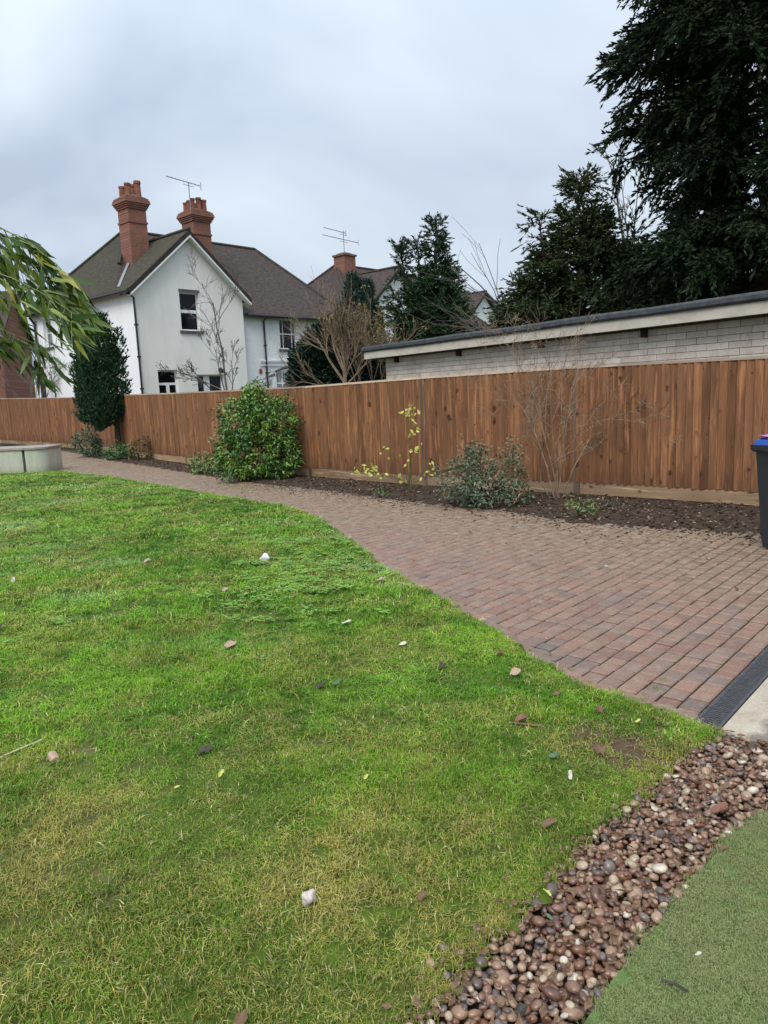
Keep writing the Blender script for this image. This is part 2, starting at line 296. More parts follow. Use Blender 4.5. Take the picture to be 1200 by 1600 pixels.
litter('leaf_pink', (0.30, 0.20, 0.13), (0.47, 0.34, 0.24)); litter('leaf_brown', (0.085, 0.045, 0.024), (0.20, 0.115, 0.062)); litter('leaf_pale', (0.42, 0.38, 0.31), (0.60, 0.56, 0.48))
litter('leaf_red', (0.13, 0.052, 0.034), (0.22, 0.095, 0.062)); litter('leaf_lime', (0.36, 0.38, 0.06), (0.50, 0.50, 0.14)); litter('leaf_dark', (0.028, 0.026, 0.018), (0.055, 0.042, 0.028))
litter('leaf_green', (0.05, 0.10, 0.05), (0.10, 0.17, 0.09)); litter('paper_white', (0.58, 0.60, 0.61), (0.74, 0.75, 0.75)); litter('stone_pale', (0.42, 0.35, 0.31), (0.60, 0.52, 0.47)); litter('straw', (0.50, 0.42, 0.26), (0.62, 0.55, 0.38))

# ------------------------------------------------------------------ mesh helpers
class MB:
    def __init__(s): s.v, s.f = [], []
    def add(s, v, f):
        o = len(s.v); s.v += [tuple(map(float, p)) for p in v]; s.f += [tuple(i+o for i in q) for q in f]; return s
    def box(s, c, d, rz=0.0, M=None):
        x, y, z = d[0]/2, d[1]/2, d[2]/2; ca, sa = math.cos(rz), math.sin(rz); vs = []
        for k in (-z, z):
            for a, b in ((-x, -y), (x, -y), (x, y), (-x, y)): vs.append((c[0]+a*ca-b*sa, c[1]+a*sa+b*ca, c[2]+k))
        if M is not None: vs = [tuple(M @ Vector(q)) for q in vs]
        return s.add(vs, [(3, 2, 1, 0), (4, 5, 6, 7), (0, 1, 5, 4), (1, 2, 6, 5), (2, 3, 7, 6), (3, 0, 4, 7)])
    def frust(s, c, d0, d1, z0, z1, rz=0.0):
        vs = []; ca, sa = math.cos(rz), math.sin(rz)
        for z, d in ((z0, d0), (z1, d1)):
            for a, b in ((-d[0]/2, -d[1]/2), (d[0]/2, -d[1]/2), (d[0]/2, d[1]/2), (-d[0]/2, d[1]/2)): vs.append((c[0]+a*ca-b*sa, c[1]+a*sa+b*ca, z))
        return s.add(vs, [(3, 2, 1, 0), (4, 5, 6, 7), (0, 1, 5, 4), (1, 2, 6, 5), (2, 3, 7, 6), (3, 0, 4, 7)])
    def prism(s, poly, z0, z1):
        n = len(poly); a = sum(poly[i][0]*poly[(i+1) % n][1]-poly[(i+1) % n][0]*poly[i][1] for i in range(n))
        if a < 0: poly = poly[::-1]
        return s.add([(x, y, z0) for x, y in poly]+[(x, y, z1) for x, y in poly],
                     [tuple(range(n))[::-1], tuple(range(n, 2*n))]+[(i, (i+1) % n, n+(i+1) % n, n+i) for i in range(n)])
    def slab(s, P, t):      # a planar polygon given thickness t downwards
        n = len(P); v = [tuple(p) for p in P]+[(p[0], p[1], p[2]-t) for p in P]
        return s.add(v, [tuple(range(n)), tuple(range(n, 2*n))[::-1]]+[(i, n+i, n+(i+1) % n, (i+1) % n) for i in range(n)])
    def tube(s, pts, rad, n=5, cap=True):
        pts = [Vector(p) for p in pts]; rad = rad if hasattr(rad, '__len__') else [rad]*len(pts); o = len(s.v); L = len(pts)
        for i, p in enumerate(pts):
            t = (pts[min(i+1, L-1)]-pts[max(i-1, 0)]); t = t.normalized() if t.length > 1e-9 else Vector((0, 0, 1))
            a = t.cross(Vector((0, 0, 1)) if abs(t.z) < 0.9 else Vector((1, 0, 0))).normalized(); b = t.cross(a)
            for k in range(n):
                q = p+(a*math.cos(2*math.pi*k/n)+b*math.sin(2*math.pi*k/n))*rad[i]; s.v.append(tuple(q))
        for i in range(L-1):
            for k in range(n): s.f.append((o+i*n+k, o+i*n+(k+1) % n, o+(i+1)*n+(k+1) % n, o+(i+1)*n+k))
        if cap: s.f.append(tuple(o+k for k in range(n))[::-1]); s.f.append(tuple(o+(L-1)*n+k for k in range(n)))
        return s
    def mesh(s, name, m, smooth=False):
        me = bpy.data.meshes.new(name); me.from_pydata(s.v, [], s.f)
        if smooth: me.polygons.foreach_set('use_smooth', [True]*len(me.polygons))
        if m: me.materials.append(MT[m])
        me.update(); return me
    def build(s, name, m, parent=None, smooth=False): return link(name, s.mesh(name, m, smooth), parent)
def link(name, me, parent=None, loc=None, rot=None):
    o = bpy.data.objects.new(name, me); COL.objects.link(o)
    if parent: o.parent = parent
    if loc is not None: o.location = loc
    if rot is not None: o.rotation_euler = rot
    return o
def quads(name, V, m, parent=None, tri=False):
    """V: (n,4,3) array of separate quads"""
    n = len(V); me = bpy.data.meshes.new(name); k = V.shape[1]
    me.vertices.add(n*k); me.vertices.foreach_set('co', V.astype(np.float32).ravel()); me.loops.add(n*k); me.loops.foreach_set('vertex_index', np.arange(n*k, dtype=np.int32))
    me.polygons.add(n); me.polygons.foreach_set('loop_start', np.arange(0, n*k, k, dtype=np.int32)); me.polygons.foreach_set('loop_total', np.full(n, k, dtype=np.int32))
    me.materials.append(MT[m]); me.update(calc_edges=True); me.validate(); return link(name, me, parent)
def leaves(C, D, L, W, roll=None, bend=0.0):
    """diamond leaves: base points C, directions D, lengths L, widths W -> (n,4,3)"""
    n = len(C); D = D/np.linalg.norm(D, axis=1, keepdims=True); r = RNG.normal(size=(n, 3)) if roll is None else roll
    s = np.cross(D, r); s /= np.linalg.norm(s, axis=1, keepdims=True)+1e-9; L = np.broadcast_to(L, n)[:, None]; W = np.broadcast_to(W, n)[:, None]
    mid = C+D*L*0.45; tip = C+D*L; tip[:, 2] -= bend*L[:, 0]
    return np.stack([C, mid-s*W/2, tip, mid+s*W/2], axis=1)
def tag(o, label=None, cat=None, group=None, kind=None):
    for k, v in (('label', label), ('category', cat), ('group', group), ('kind', kind)):
        if v: o[k] = v
    return o
def thing(name, label, cat, loc=(0, 0, 0), rz=0.0, group=None):
    o = bpy.data.objects.new(name, None); COL.objects.link(o); o.location = loc; o.rotation_euler = (0, 0, rz); o.empty_display_size = 0.3
    return tag(o, label, cat, group)
def unit(n):
    v = RNG.normal(size=(n, 3)); return v/np.linalg.norm(v, axis=1, keepdims=True)
def inside(P, poly):
    x, y = P[:, 0], P[:, 1]; r = np.zeros(len(P), bool); n = len(poly)
    for i in range(n):
        (x1, y1), (x2, y2) = poly[i], poly[(i+1) % n]
        c = (y1 > y) != (y2 > y); xi = (x2-x1)*(y-y1)/((y2-y1) if y2 != y1 else 1e-9)+x1; r ^= c & (x < xi)
    return r
def seg_dist(P, pl):
    d = np.full(len(P), 1e9)
    for (a, b) in zip(pl[:-1], pl[1:]):
        a, b = np.array(a), np.array(b); t = np.clip(((P-a) @ (b-a))/((b-a) @ (b-a)), 0, 1); d = np.minimum(d, np.linalg.norm(P-(a+t[:, None]*(b-a)), axis=1))
    return d

# ------------------------------------------------------------------ ground
EDGE = [(-9.74, 18.73), (-8.19, 18.74), (-6.74, 17.29), (-4.43, 14.55), (-2.7, 12.38), (-1.67, 11.22), (-1.2, 10.47), (-0.63, 8.83), (-0.02, 6.73), (0.46, 5.4), (0.7, 4.76), (0.84, 4.21), (1.0, 3.8), (1.26, 3.50), (1.42, 3.30)]
PEB = [(1.48, 3.22), (1.15, 2.92), (0.85, 2.64), (0.56, 2.36), (0.40, 2.13), (0.21, 1.94), (0.06, 1.78), (0.0, 1.66), (-0.1, 1.4), (-0.3, 0.7), (-0.4, -1.5)]
TURF = [(1.75, 2.72), (1.4, 2.55), (1.18, 2.41), (0.99, 2.21), (0.82, 2.04), (0.69, 1.91), (0.58, 1.8), (0.46, 1.66), (0.34, 1.46), (0.1, 0.7), (0.0, -1.5), (4, -1.5), (4, 0.9)]
LAWN = [(-15, 18.7)]+EDGE+PEB+[(-15, -1.5)]
BED = [(6.5, 5.6), (4.03, 7.59), (2.9, 8.23), (2.18, 8.83), (1.59, 9.9), (0.84, 10.52), (0.01, 11.5), (-0.87, 12.63), (-2.49, 14.3), (-4.39, 16.94), (-9.16, 23.4), (-11.6, 27.4), (-15.0, 31.8), (-19, 36)]
def sheet(name, poly, z, m): return tag(MB().add([(x, y, z) for x, y in poly], [tuple(range(len(poly)))]).build(name, m), kind='structure')
g0 = MB().add([(-600, -600, -0.16), (600, -600, -0.16), (600, 900, -0.16), (-600, 900, -0.16)], [(0, 1, 2, 3)]).build('ground', 'land'); tag(g0, kind='structure')
PATHPOLY = EDGE+[(1.48, 3.22), (9, 11.5)]+[(6.9, 5.4)]+BED[1:]+[(-30, 36), (-30, 18.73)]
path = MB(); path.prism([(-24, 18.0), (-8.9, 18.0), (-1.6, 10.0), (0.1, 4.2), (1.0, 3.05), (9, 11.5), (6, 9), (4.2, 9.3), (2.5, 10.6), (-1, 14), (-9, 24.4), (-20, 37.5), (-26, 37.5)], -0.14, -0.012)
path = tag(path.build('path', 'joint_sand'), kind='structure')
def grid_sheet(name, poly, step, hfun, m, wall=-0.12, smooth=True):
    """terrain sheet over a polygon: grid points inside it, draped"""
    P = np.array(poly); x0, y0 = P.min(0); x1, y1 = P.max(0)
    nx, ny = int((x1-x0)/step)+2, int((y1-y0)/step)+2
    X, Y = np.meshgrid(x0+np.arange(nx)*step, y0+np.arange(ny)*step); Q = np.stack([X.ravel(), Y.ravel()], 1)
    ins = inside(Q, poly) | (seg_dist(Q, poly+[poly[0]]) < step*0.75); Z = hfun(Q)
    idx = np.arange(nx*ny).reshape(ny, nx); q = np.stack([idx[:-1, :-1], idx[:-1, 1:], idx[1:, 1:], idx[1:, :-1]], -1).reshape(-1, 4); q = q[ins[q].all(1)]
    used = np.unique(q); re = -np.ones(nx*ny, int); re[used] = np.arange(len(used)); V = np.concatenate([Q, Z[:, None]], 1)[used]
    mb = MB(); mb.v = [tuple(v) for v in V]; mb.f = [tuple(f) for f in re[q]]; return mb.build(name, m, None, smooth)
def wob(Q, s, k=1.0):
    return k*(np.sin(Q[:, 0]*s+1.3)*np.cos(Q[:, 1]*s*0.83+0.4)+0.6*np.sin(Q[:, 0]*s*2.3+Q[:, 1]*s*1.7)+0.4*np.cos(Q[:, 0]*s*4.1-Q[:, 1]*s*3.3))
def h_lawn(Q): return np.minimum(0.008+seg_dist(Q, EDGE+PEB)*0.06, 0.03)+wob(Q, 1.5, 0.006)
lawn = tag(grid_sheet('lawn', LAWN, 0.12, h_lawn, 'lawn_soil'), kind='structure')
BEDPOLY = BED[1:]+[(-21, 38.5), (-8.6, 24.6), (-1.2, 15.3), (1.0, 12.7), (3.1, 11.0), (5.1, 9.2), (7.5, 7.0), (6.5, 5.6)]
def h_bed(Q): return np.minimum(seg_dist(Q, BED)*0.10-0.008, 0.022)+wob(Q, 9, 0.010)+wob(Q, 23, 0.006)
bed = tag(grid_sheet('flower_bed_soil', BEDPOLY, 0.07, h_bed, 'soil'), kind='structure')
_d = np.array([0.668, 0.744]); _n = np.array([0.744, -0.668]); A0 = np.array([1.41, 3.315])
def dr(t, s): p = A0+_d*t+_n*s; return (float(p[0]), float(p[1]))
tag(MB().prism([dr(-0.005, 0.145), dr(6, 0.145), dr(6, 3.2), dr(-0.02, 3.2)], -0.14, 0.004).build('concrete_slab', 'concrete'), kind='structure')
pebble_bed = sheet('pebble_bed', PEB[:9]+[(0.1, 0.7), (0.34, 1.46), (0.46, 1.66), (0.69, 1.91), (0.99, 2.21), (1.18, 2.41), (1.4, 2.55), (1.75, 2.72), (2.6, 2.1), (2.7, 2.3), (1.6, 3.2)], -0.05, 'soil'); pebble_bed['kind'] = 'structure'
turf = tag(MB().prism(TURF, -0.15, 0.004).build('artificial_turf', 'turf_back'), kind='structure')

# ------------------------------------------------------------------ paving blocks
def block_mesh(L, W, H=0.06, c=0.008):
    m = MB(); l, w_ = L/2-0.0066, W/2-0.0045; v = []
    for z, i in ((-H, 0), (-c, 0), (0, c)):
        v += [(-l+i, -w_+i, z), (l-i, -w_+i, z), (l-i, w_-i, z), (-l+i, w_-i, z)]
    f = [(8, 9, 10, 11)]
    for k in (0, 4): f += [(k+i, k+(i+1) % 4, k+4+(i+1) % 4, k+4+i) for i in range(4)]
    return m.add(v, f)
LENS = (0.10, 0.135, 0.165); RW = 0.114; BLK = {L: block_mesh(L, RW) for L in LENS}; EDG = block_mesh(0.165, 0.12)
rnd = random.Random(3); blocks = []; th = math.atan2(0.744, 0.668)
PBP = [(-24, 18.4)]+EDGE+[(1.42, 3.32)]+[tuple(A0+_d*6)]+[(6.5, 6.4)]+[(x+0.12, y+0.12) for x, y in BED[1:]]+[(-24, 37)]
for r_ in range(-3, 292):
    s = -RW/2-RW*r_; t = -12+rnd.random()*0.2
    while t < 26:
        L = rnd.choice((0.10, 0.10, 0.135, 0.135, 0.165)); p = A0+_d*(t+L/2)+_n*s; t += L
        if p[1] < 29: blocks.append((p[0], p[1], th, L))
BP = np.array([(b[0], b[1]) for b in blocks]); ed = seg_dist(BP, EDGE[1:]); ok = inside(BP, PBP) & (ed > 0.03) & ((BP-A0) @ _n < -0.04)
blocks = [b+(0.0,) for b, k in zip(blocks, ok) if k]
pl = np.array(EDGE[1:]); acc = 0.0
for a, b in zip(pl[::-1][:-1], pl[::-1][1:]):       # a soldier course along the lawn
    d = b-a; L = np.linalg.norm(d); d /= L; nn = np.array([d[1], -d[0]]); k = max(1, round(L/0.165))
    for i in range(k):
        p = a+d*(i+0.5)*L/k+nn*0.078; blocks.append((p[0], p[1], math.atan2(d[1], d[0]), 'e', 0.003))
blocks.sort(key=lambda b: math.hypot(b[0], b[1])-(0 if abs(b[0]) < 0.53*b[1]+0.1 else -50))
BM = {L: BLK[L].mesh('brick', 'paver') for L in LENS}; BM['e'] = EDG.mesh('brick', 'paver'); rest = MB()
for i, (x, y, a, L, dz) in enumerate(blocks):
    z = dz+rnd.uniform(-0.004, 0.003); tx, ty, tz = rnd.gauss(0, 0.010), rnd.gauss(0, 0.010), rnd.gauss(0, 0.012)
    if i < 300: link('brick', BM[L], path, (x, y, z), (tx, ty, a+tz))
    else:
        src = EDG if L == 'e' else BLK[L]; Mx = Matrix.Translation((x, y, z)) @ Matrix.Rotation(a+tz, 4, 'Z') @ Matrix.Rotation(tx, 4, 'X')
        rest.add([tuple(Mx @ Vector(v)) for v in src.v], src.f)
o = rest.build('brick_paving', 'paver', path); o['kind'] = 'stuff'

# drainage channel between blocks and slab
ch = thing('drain_channel', 'narrow black slotted drainage channel between brick paving and concrete slab', 'drain', (*dr(0, 0.075), 0.0), th)
MB().box((2.5, 0.057, -0.03), (5.0, 0.010, 0.066)).box((2.5, -0.057, -0.03), (5.0, 0.010, 0.066)).box((-0.004, 0, -0.03), (0.006, 0.12, 0.066)).build('channel_frame', 'channel_plastic', ch)
MB().box((2.5, 0, -0.06), (4.98, 0.10, 0.02)).build('channel_base', 'rubber', ch)
gb = MB()
for i in range(226):
    x = 0.008+i*0.022
    for q in range(3): gb.box((x+(0.006 if q == 1 else 0), (q-1)*0.033, -0.0055), (0.0105, 0.036, 0.012), (0.30, -0.30, 0.30)[q])
for q in (-0.049, 0.049): gb.box((2.49, q, -0.004), (4.97, 0.006, 0.0125))
for q in (-0.0165, 0.0165): gb.box((2.49, q, -0.009), (4.97, 0.004, 0.0125))
o = gb.build('grate', 'channel_plastic', ch)

# ------------------------------------------------------------------ pebbles
def ico(sub):
    import bmesh
    bm = bmesh.new(); bmesh.ops.create_icosphere(bm, subdivisions=sub, radius=1.0); v = np.array([x.co[:] for x in bm.verts]); f = [tuple(q.index for q in x.verts) for x in bm.faces]; bm.free(); return v, f
IV, IF = ico(2); stones = []
for k in range(8):
    r_ = np.random.default_rng(k); a = unit(3)
    v = IV*(1+0.10*np.sin(IV @ a[0]*2.2+k)[:, None]+0.07*np.cos(IV @ a[1]*3.1+k)[:, None])*np.array([1.0, 0.62+0.3*r_.random(), 0.42+0.22*r_.random()]); stones.append(v)
SM = []
for v in stones:
    m = MB().add(v, IF); SM.append(m.mesh('pebble', 'pebble', True))
pp = []; POLYP = PEB[:9]+[(0.1, 0.7), (0.33, 1.46), (0.45, 1.66), (0.68, 1.91), (0.98, 2.21), (1.17, 2.41), (1.39, 2.55), (1.75, 2.73), (2.5, 2.2), (2.6, 2.35), (1.64, 3.14)]
cand = RNG.uniform((-0.15, 0.9), (2.6, 3.25), (54000, 2)); cand = cand[inside(cand, POLYP)]; cell = {}
for layer, (zz, n_) in enumerate(((-0.03, 0.8), (-0.012, 1.0), (0.004, 1.7))):
    cell = {}; sub = cand[layer::3]
    for x, y in sub:
        r_ = min(0.029, max(0.009, RNG.lognormal(math.log(0.0132), 0.33))); kx, ky = int(x/0.03), int(y/0.03); good = True
        for i in (-1, 0, 1):
            for j in (-1, 0, 1):
                for (a, b, c) in cell.get((kx+i, ky+j), ()):
                    if (a-x)**2+(b-y)**2 < (0.72*n_*(r_+c))**2: good = False
        if good: cell.setdefault((kx, ky), []).append((x, y, r_)); pp.append((x, y, zz+RNG.uniform(-0.004, 0.006), r_, layer))
for k in range(60):                                  # a few strays on the lawn edge
    i = RNG.integers(0, 8); t = RNG.random(); a, b = np.array(PEB[i]), np.array(PEB[i+1]); p = a+(b-a)*t+np.array([-0.7, 0.7])*abs(RNG.normal(0, 0.03)); pp.append((p[0], p[1], 0.004, RNG.uniform(0.008, 0.016), 3))
def shown(p): return abs(p[0]) < 0.53*(p[1]*1.0+0.3) and p[1] > 1.3
pp.sort(key=lambda p: -(p[3]*(1 if p[4] else 0.2)/math.hypot(p[0], p[1], 1.6))*(1 if shown(p) else 0.02)); pst = MB()
for i, (x, y, z, r_, l_) in enumerate(pp):
    k = int(RNG.integers(0, 8)); e = (RNG.normal(0, 0.28), RNG.normal(0, 0.28), RNG.uniform(0, 6.3))
    if i < 300: o = link('pebble', SM[k], pebble_bed, (x, y, z), e); o.scale = (r_*1.15,)*3
    else:
        Mx = np.array(Matrix.Rotation(e[2], 3, 'Z') @ Matrix.Rotation(e[1], 3, 'Y') @ Matrix.Rotation(e[0], 3, 'X')); pst.add(stones[k]*r_*1.15 @ Mx.T+np.array([x, y, z]), IF)
o = pst.build('small_pebbles', 'pebble', pebble_bed, True); o['kind'] = 'stuff'

# ------------------------------------------------------------------ grass (uncountable, geometry nodes)
def tuft(n, rad, hmin, hmax, wid, lean, m, seed):
    r_ = np.random.default_rng(seed); mb = MB()
    for i in range(n):
        a, q = r_.uniform(0, 6.283), rad*math.sqrt(r_.random()); x, y = q*math.cos(a), q*math.sin(a); h = r_.uniform(hmin, hmax); b = r_.uniform(0, 6.283); l = abs(r_.normal(0, lean))*h+0.2*h
        dx, dy = math.cos(b), math.sin(b); wx, wy = -dy*wid/2, dx*wid/2
        p1 = (x+dx*l*0.35, y+dy*l*0.35, h*0.62); p2 = (x+dx*l, y+dy*l, h*(1.0-min(0.6, l/h*0.35)))
        mb.add([(x-wx, y-wy, -0.004), (x+wx, y+wy, -0.004), (p1[0]+wx*0.8, p1[1]+wy*0.8, p1[2]), (p1[0]-wx*0.8, p1[1]-wy*0.8, p1[2]), p2], [(0, 1, 2, 3), (3, 2, 4)])
    me = mb.mesh('tuft', m); return bpy.data.objects.new('tuft', me)
def scatter(name, P, scl, srcs, label, cat, kind='stuff', tilt=0.1):
    """P (n,3), scl (n,3): one object whose points carry instances of the source tufts"""
    n = len(P); me = bpy.data.meshes.new(name); me.vertices.add(n); me.vertices.foreach_set('co', P.astype(np.float32).ravel())
    a = me.attributes.new('scl', 'FLOAT_VECTOR', 'POINT'); a.data.foreach_set('vector', scl.astype(np.float32).ravel())
    e = np.stack([RNG.normal(0, tilt, n), RNG.normal(0, tilt, n), RNG.uniform(0, 6.283, n)], 1); a = me.attributes.new('rot', 'FLOAT_VECTOR', 'POINT'); a.data.foreach_set('vector', e.astype(np.float32).ravel())
    a = me.attributes.new('pick', 'INT', 'POINT'); a.data.foreach_set('value', RNG.integers(0, len(srcs), n).astype(np.int32)); me.update()
    c = bpy.data.collections.new(name+'_source')
    for s_ in srcs: c.objects.link(s_)
    o = link(name, me); tag(o, label, cat, None, kind); md = o.modifiers.new('scatter', 'NODES'); t = bpy.data.node_groups.new(name+'_nodes', 'GeometryNodeTree'); md.node_group = t
    t.interface.new_socket('Geometry', in_out='INPUT', socket_type='NodeSocketGeometry'); t.interface.new_socket('Geometry', in_out='OUTPUT', socket_type='NodeSocketGeometry')
    gi, go = t.nodes.new('NodeGroupInput'), t.nodes.new('NodeGroupOutput'); ip = t.nodes.new('GeometryNodeInstanceOnPoints'); ci = t.nodes.new('GeometryNodeCollectionInfo')
    ci.inputs['Collection'].default_value = c; ci.inputs['Separate Children'].default_value = True; ci.inputs['Reset Children'].default_value = True
    def at(nm, ty):
        q = t.nodes.new('GeometryNodeInputNamedAttribute'); q.data_type = ty; q.inputs['Name'].default_value = nm; return q.outputs['Attribute']
    L = t.links.new; L(gi.outputs[0], ip.inputs['Points']); L(ci.outputs[0], ip.inputs['Instance']); ip.inputs['Pick Instance'].default_value = True
    L(at('pick', 'INT'), ip.inputs['Instance Index']); L(at('rot', 'FLOAT_VECTOR'), ip.inputs['Rotation']); L(at('scl', 'FLOAT_VECTOR'), ip.inputs['Scale']); L(ip.outputs[0], go.inputs[0]); return o
tufts = [tuft(46, 0.055, 0.020, 0.052, 0.0030, 0.55, 'grass', k) for k in range(8)]
PS, SS = [], []
for y0, y1, den, sx, sz in ((-0.5, 1.3, 120, 1.2, 0.9), (1.3, 3.2, 950, 0.85, 0.56), (3.2, 5.2, 560, 1.1, 0.64), (5.2, 8.5, 240, 1.7, 0.74), (8.5, 13, 110, 2.5, 0.75), (13, 19.2, 66, 3.2, 0.8)):
    xm = 0.62*y1+1.5; n = int((y1-y0)*(xm+2.2)*den); P = np.stack([RNG.uniform(-xm, 2.2, n), RNG.uniform(y0, y1, n)], 1); P = P[inside(P, LAWN) & ~inside(P, TURF)]
    den_n = 0.5+0.5*np.sin(P[:, 0]*2.1+np.cos(P[:, 1]*1.7)*2)*np.cos(P[:, 1]*2.3+P[:, 0]); P = P[(RNG.random(len(P)) < 0.62+0.38*den_n)]
    mud = np.exp(-(((P[:, 0]-1.02)/0.20)**2+((P[:, 1]-3.06)/0.22)**2)*1.1)+0.8*np.exp(-(((P[:, 0]-0.62)/0.10)**2+((P[:, 1]-3.33)/0.06)**2))+0.7*np.exp(-(((P[:, 0]+1.35)/0.10)**2+((P[:, 1]-3.12)/0.09)**2)); P = P[RNG.random(len(P)) > 0.82*mud]; PS.append(P); u_ = RNG.uniform(0.7, 1.3, len(P)); hz = sz*RNG.uniform(0.6, 1.3, len(P))*(0.85+0.3*np.sin(P[:, 0]*3.1+1)*np.sin(P[:, 1]*2.7)); SS.append(np.stack([sx*u_, sx*u_, hz], 1))
# overhanging fringe on the paving and stray tufts in the joints
fr = np.array([np.array(a)+(np.array(b)-np.array(a))*t for a, b in zip(EDGE[1:-1], EDGE[2:]) for t in RNG.random(int(26*math.dist(a, b)))]); fr += RNG.normal(0, 0.018, fr.shape); PS.append(fr); SS.append(np.full((len(fr), 3), 0.75))
fr = np.array([np.array(a)+(np.array(b)-np.array(a))*t for a, b in zip(PEB[:9], PEB[1:10]) for t in RNG.random(int(70*math.dist(a, b)))]); fr += RNG.normal(0, 0.022, fr.shape); PS.append(fr); SS.append(np.full((len(fr), 3), 0.7))
jt = np.array([(1.12, 3.78), (1.18, 3.74), (1.26, 3.62), (1.22, 3.70), (1.30, 3.60), (1.33, 3.66), (1.05, 4.05), (0.97, 4.3), (1.1, 3.85), (1.42, 3.75), (1.5, 3.86)]); PS.append(jt); SS.append(np.full((len(jt), 3), 0.42))
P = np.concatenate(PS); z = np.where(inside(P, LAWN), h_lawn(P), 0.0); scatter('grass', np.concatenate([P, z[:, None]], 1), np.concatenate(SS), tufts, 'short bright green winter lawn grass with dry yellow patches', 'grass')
def clover_src(seed):
    r_ = np.random.default_rng(seed); mb = MB()
    for i in range(14):
        x, y, h = r_.normal(0, 0.035), r_.normal(0, 0.035), r_.uniform(0.020, 0.038); a0 = r_.uniform(0, 6.28)
        for k in range(3):
            a = a0+k*2.09; r1 = 0.012; c, s_ = math.cos(a), math.sin(a); mb.add([(x, y, h), (x+c*r1*0.8-s_*r1*0.6, y+s_*r1*0.8+c*r1*0.6, h+0.003), (x+c*r1*1.4, y+s_*r1*1.4, h+0.001), (x+c*r1*0.8+s_*r1*0.6, y+s_*r1*0.8-c*r1*0.6, h+0.003)], [(0, 1, 2, 3)])
    return bpy.data.objects.new('clover_leaf', mb.mesh('clover', 'clover'))
Q = np.concatenate([RNG.normal((-0.72, 6.4), (0.42, 0.75), (210, 2)), RNG.normal((-0.9, 8.1), (0.5, 0.7), (80, 2)), RNG.normal((-2.9, 4.6), (0.4, 0.6), (40, 2))]); Q = Q[inside(Q, LAWN)]
scatter('clover', np.concatenate([Q, h_lawn(Q)[:, None]], 1), np.repeat(RNG.uniform(0.7, 1.25, (len(Q), 1)), 3, 1), [clover_src(k) for k in range(4)], 'pale wet clover spreading through the middle of the lawn', 'clover')
fib = [tuft(90, 0.034, 0.009, 0.016, 0.0016, 0.7, 'turf_fibre', 50+k) for k in range(5)]
Q = RNG.uniform((-0.1, 0.4), (2.5, 2.75), (9000, 2)); Q = Q[inside(Q, TURF)]
scatter('turf_pile', np.concatenate([Q, np.full((len(Q), 1), 0.004)], 1), np.repeat(RNG.uniform(0.85, 1.2, (len(Q), 1)), 3, 1), fib, 'short dull green pile of the artificial turf beside the pebbles', 'turf')
# ------------------------------------------------------------------ closeboard fences
def board_mesh():
    m = MB(); H = 1.68; W = 0.125; v = []
    for z in (0, H):
        v += [(-W/2, -0.014, z), (-W/2+0.024, -0.014, z), (-W/2+0.024, 0.0, z), (W/2, 0.0, z), (W/2, -0.004, z), (-W/2+0.005, -0.031, z), (-W/2, -0.029, z)]
    n = 7; return m.add(v, [tuple(range(n))[::-1], tuple(range(n, 2*n))]+[(i, (i+1) % n, n+(i+1) % n, n+i) for i in range(n)]).mesh('fence_board', 'fence_board')
BOARD = board_mesh(); POSTM = MB().box((0, 0, 0.95), (0.095, 0.095, 1.9)).mesh('post', 'fence_post')
def fence(name, label, pts, gb_h=0.172):
    f = thing(name, label, 'fence', (pts[0][0], pts[0][1], 0)); o0 = Vector((pts[0][0], pts[0][1], 0)); r_ = random.Random(11); nb = 0
    for k, (a, b) in enumerate(zip(pts[:-1], pts[1:])):
        A, B = Vector((a[0], a[1], 0))-o0, Vector((b[0], b[1], 0))-o0; d = (B-A); L = d.length; d.normalize(); n = Vector((d.y, -d.x, 0)); az = math.atan2(d.y, d.x); sag = r_.uniform(-0.008, 0.008)
        p = link('post', POSTM, f, A-n*0.012, (0, 0, az)); p.scale.z = (a[2]-0.012)/1.9
        g = MB(); g.box((0, 0, 0.02+gb_h/2), (L-0.05, 0.026, gb_h)); link('gravel_board', g.mesh('gravel_board', 'gravel_board'), f, (A+B)/2+n*0.014+Vector((0, 0, 0.012)), (0, r_.uniform(-0.004, 0.004), az))
        for zr in (0.42, 1.05, 1.62): MB().box((0, 0, 0), (L-0.04, 0.045, 0.08)).build('arris_rail', 'fence_post', f); r = COL.objects[-1]; r.location = (A+B)/2-n*0.032+Vector((0, 0, zr)); r.rotation_euler = (0, 0, az)
        cnt = max(1, round(L/0.1045)); st = L/cnt
        for i in range(cnt):
            t = (i+0.5)*st; zt = a[2]+(b[2]-a[2])*t/L-0.028+r_.uniform(-0.006, 0.006); z0 = 0.035+gb_h+r_.uniform(-0.01, 0.008)
            q = link('fence_board', BOARD, f, A+d*t+n*(0.012+r_.uniform(0, 0.004))+Vector((0, 0, z0)), (r_.gauss(0, 0.002), r_.gauss(0, 0.003), az+r_.gauss(0, 0.012))); q.scale.z = (zt-z0)/1.68; nb += 1
        za, zb = a[2], b[2]; sl = math.atan2(zb-za, L); c = MB().box((0, 0, 0), (L-0.008, 0.068, 0.036)); link('capping_rail', c.mesh('capping_rail', 'fence_cap'), f, (A+B)/2+n*0.01+Vector((0, 0, (za+zb)/2-0.014+sag*0.3)), (0, -sl, az))
    p = link('post', POSTM, f, Vector((pts[-1][0], pts[-1][1], 0))-o0, (0, 0, az)); p.scale.z = pts[-1][2]/1.9; return f
F1 = [(-8.45, 24.1, 1.96), (-6.8, 21.8, 1.92), (-5.15, 19.5, 1.885), (-3.35, 17.2, 1.862), (-1.45, 15.05, 1.845), (0.75, 12.68, 1.885), (2.92, 10.95, 1.912), (4.95, 9.08, 1.895), (6.95, 7.2, 1.89)]
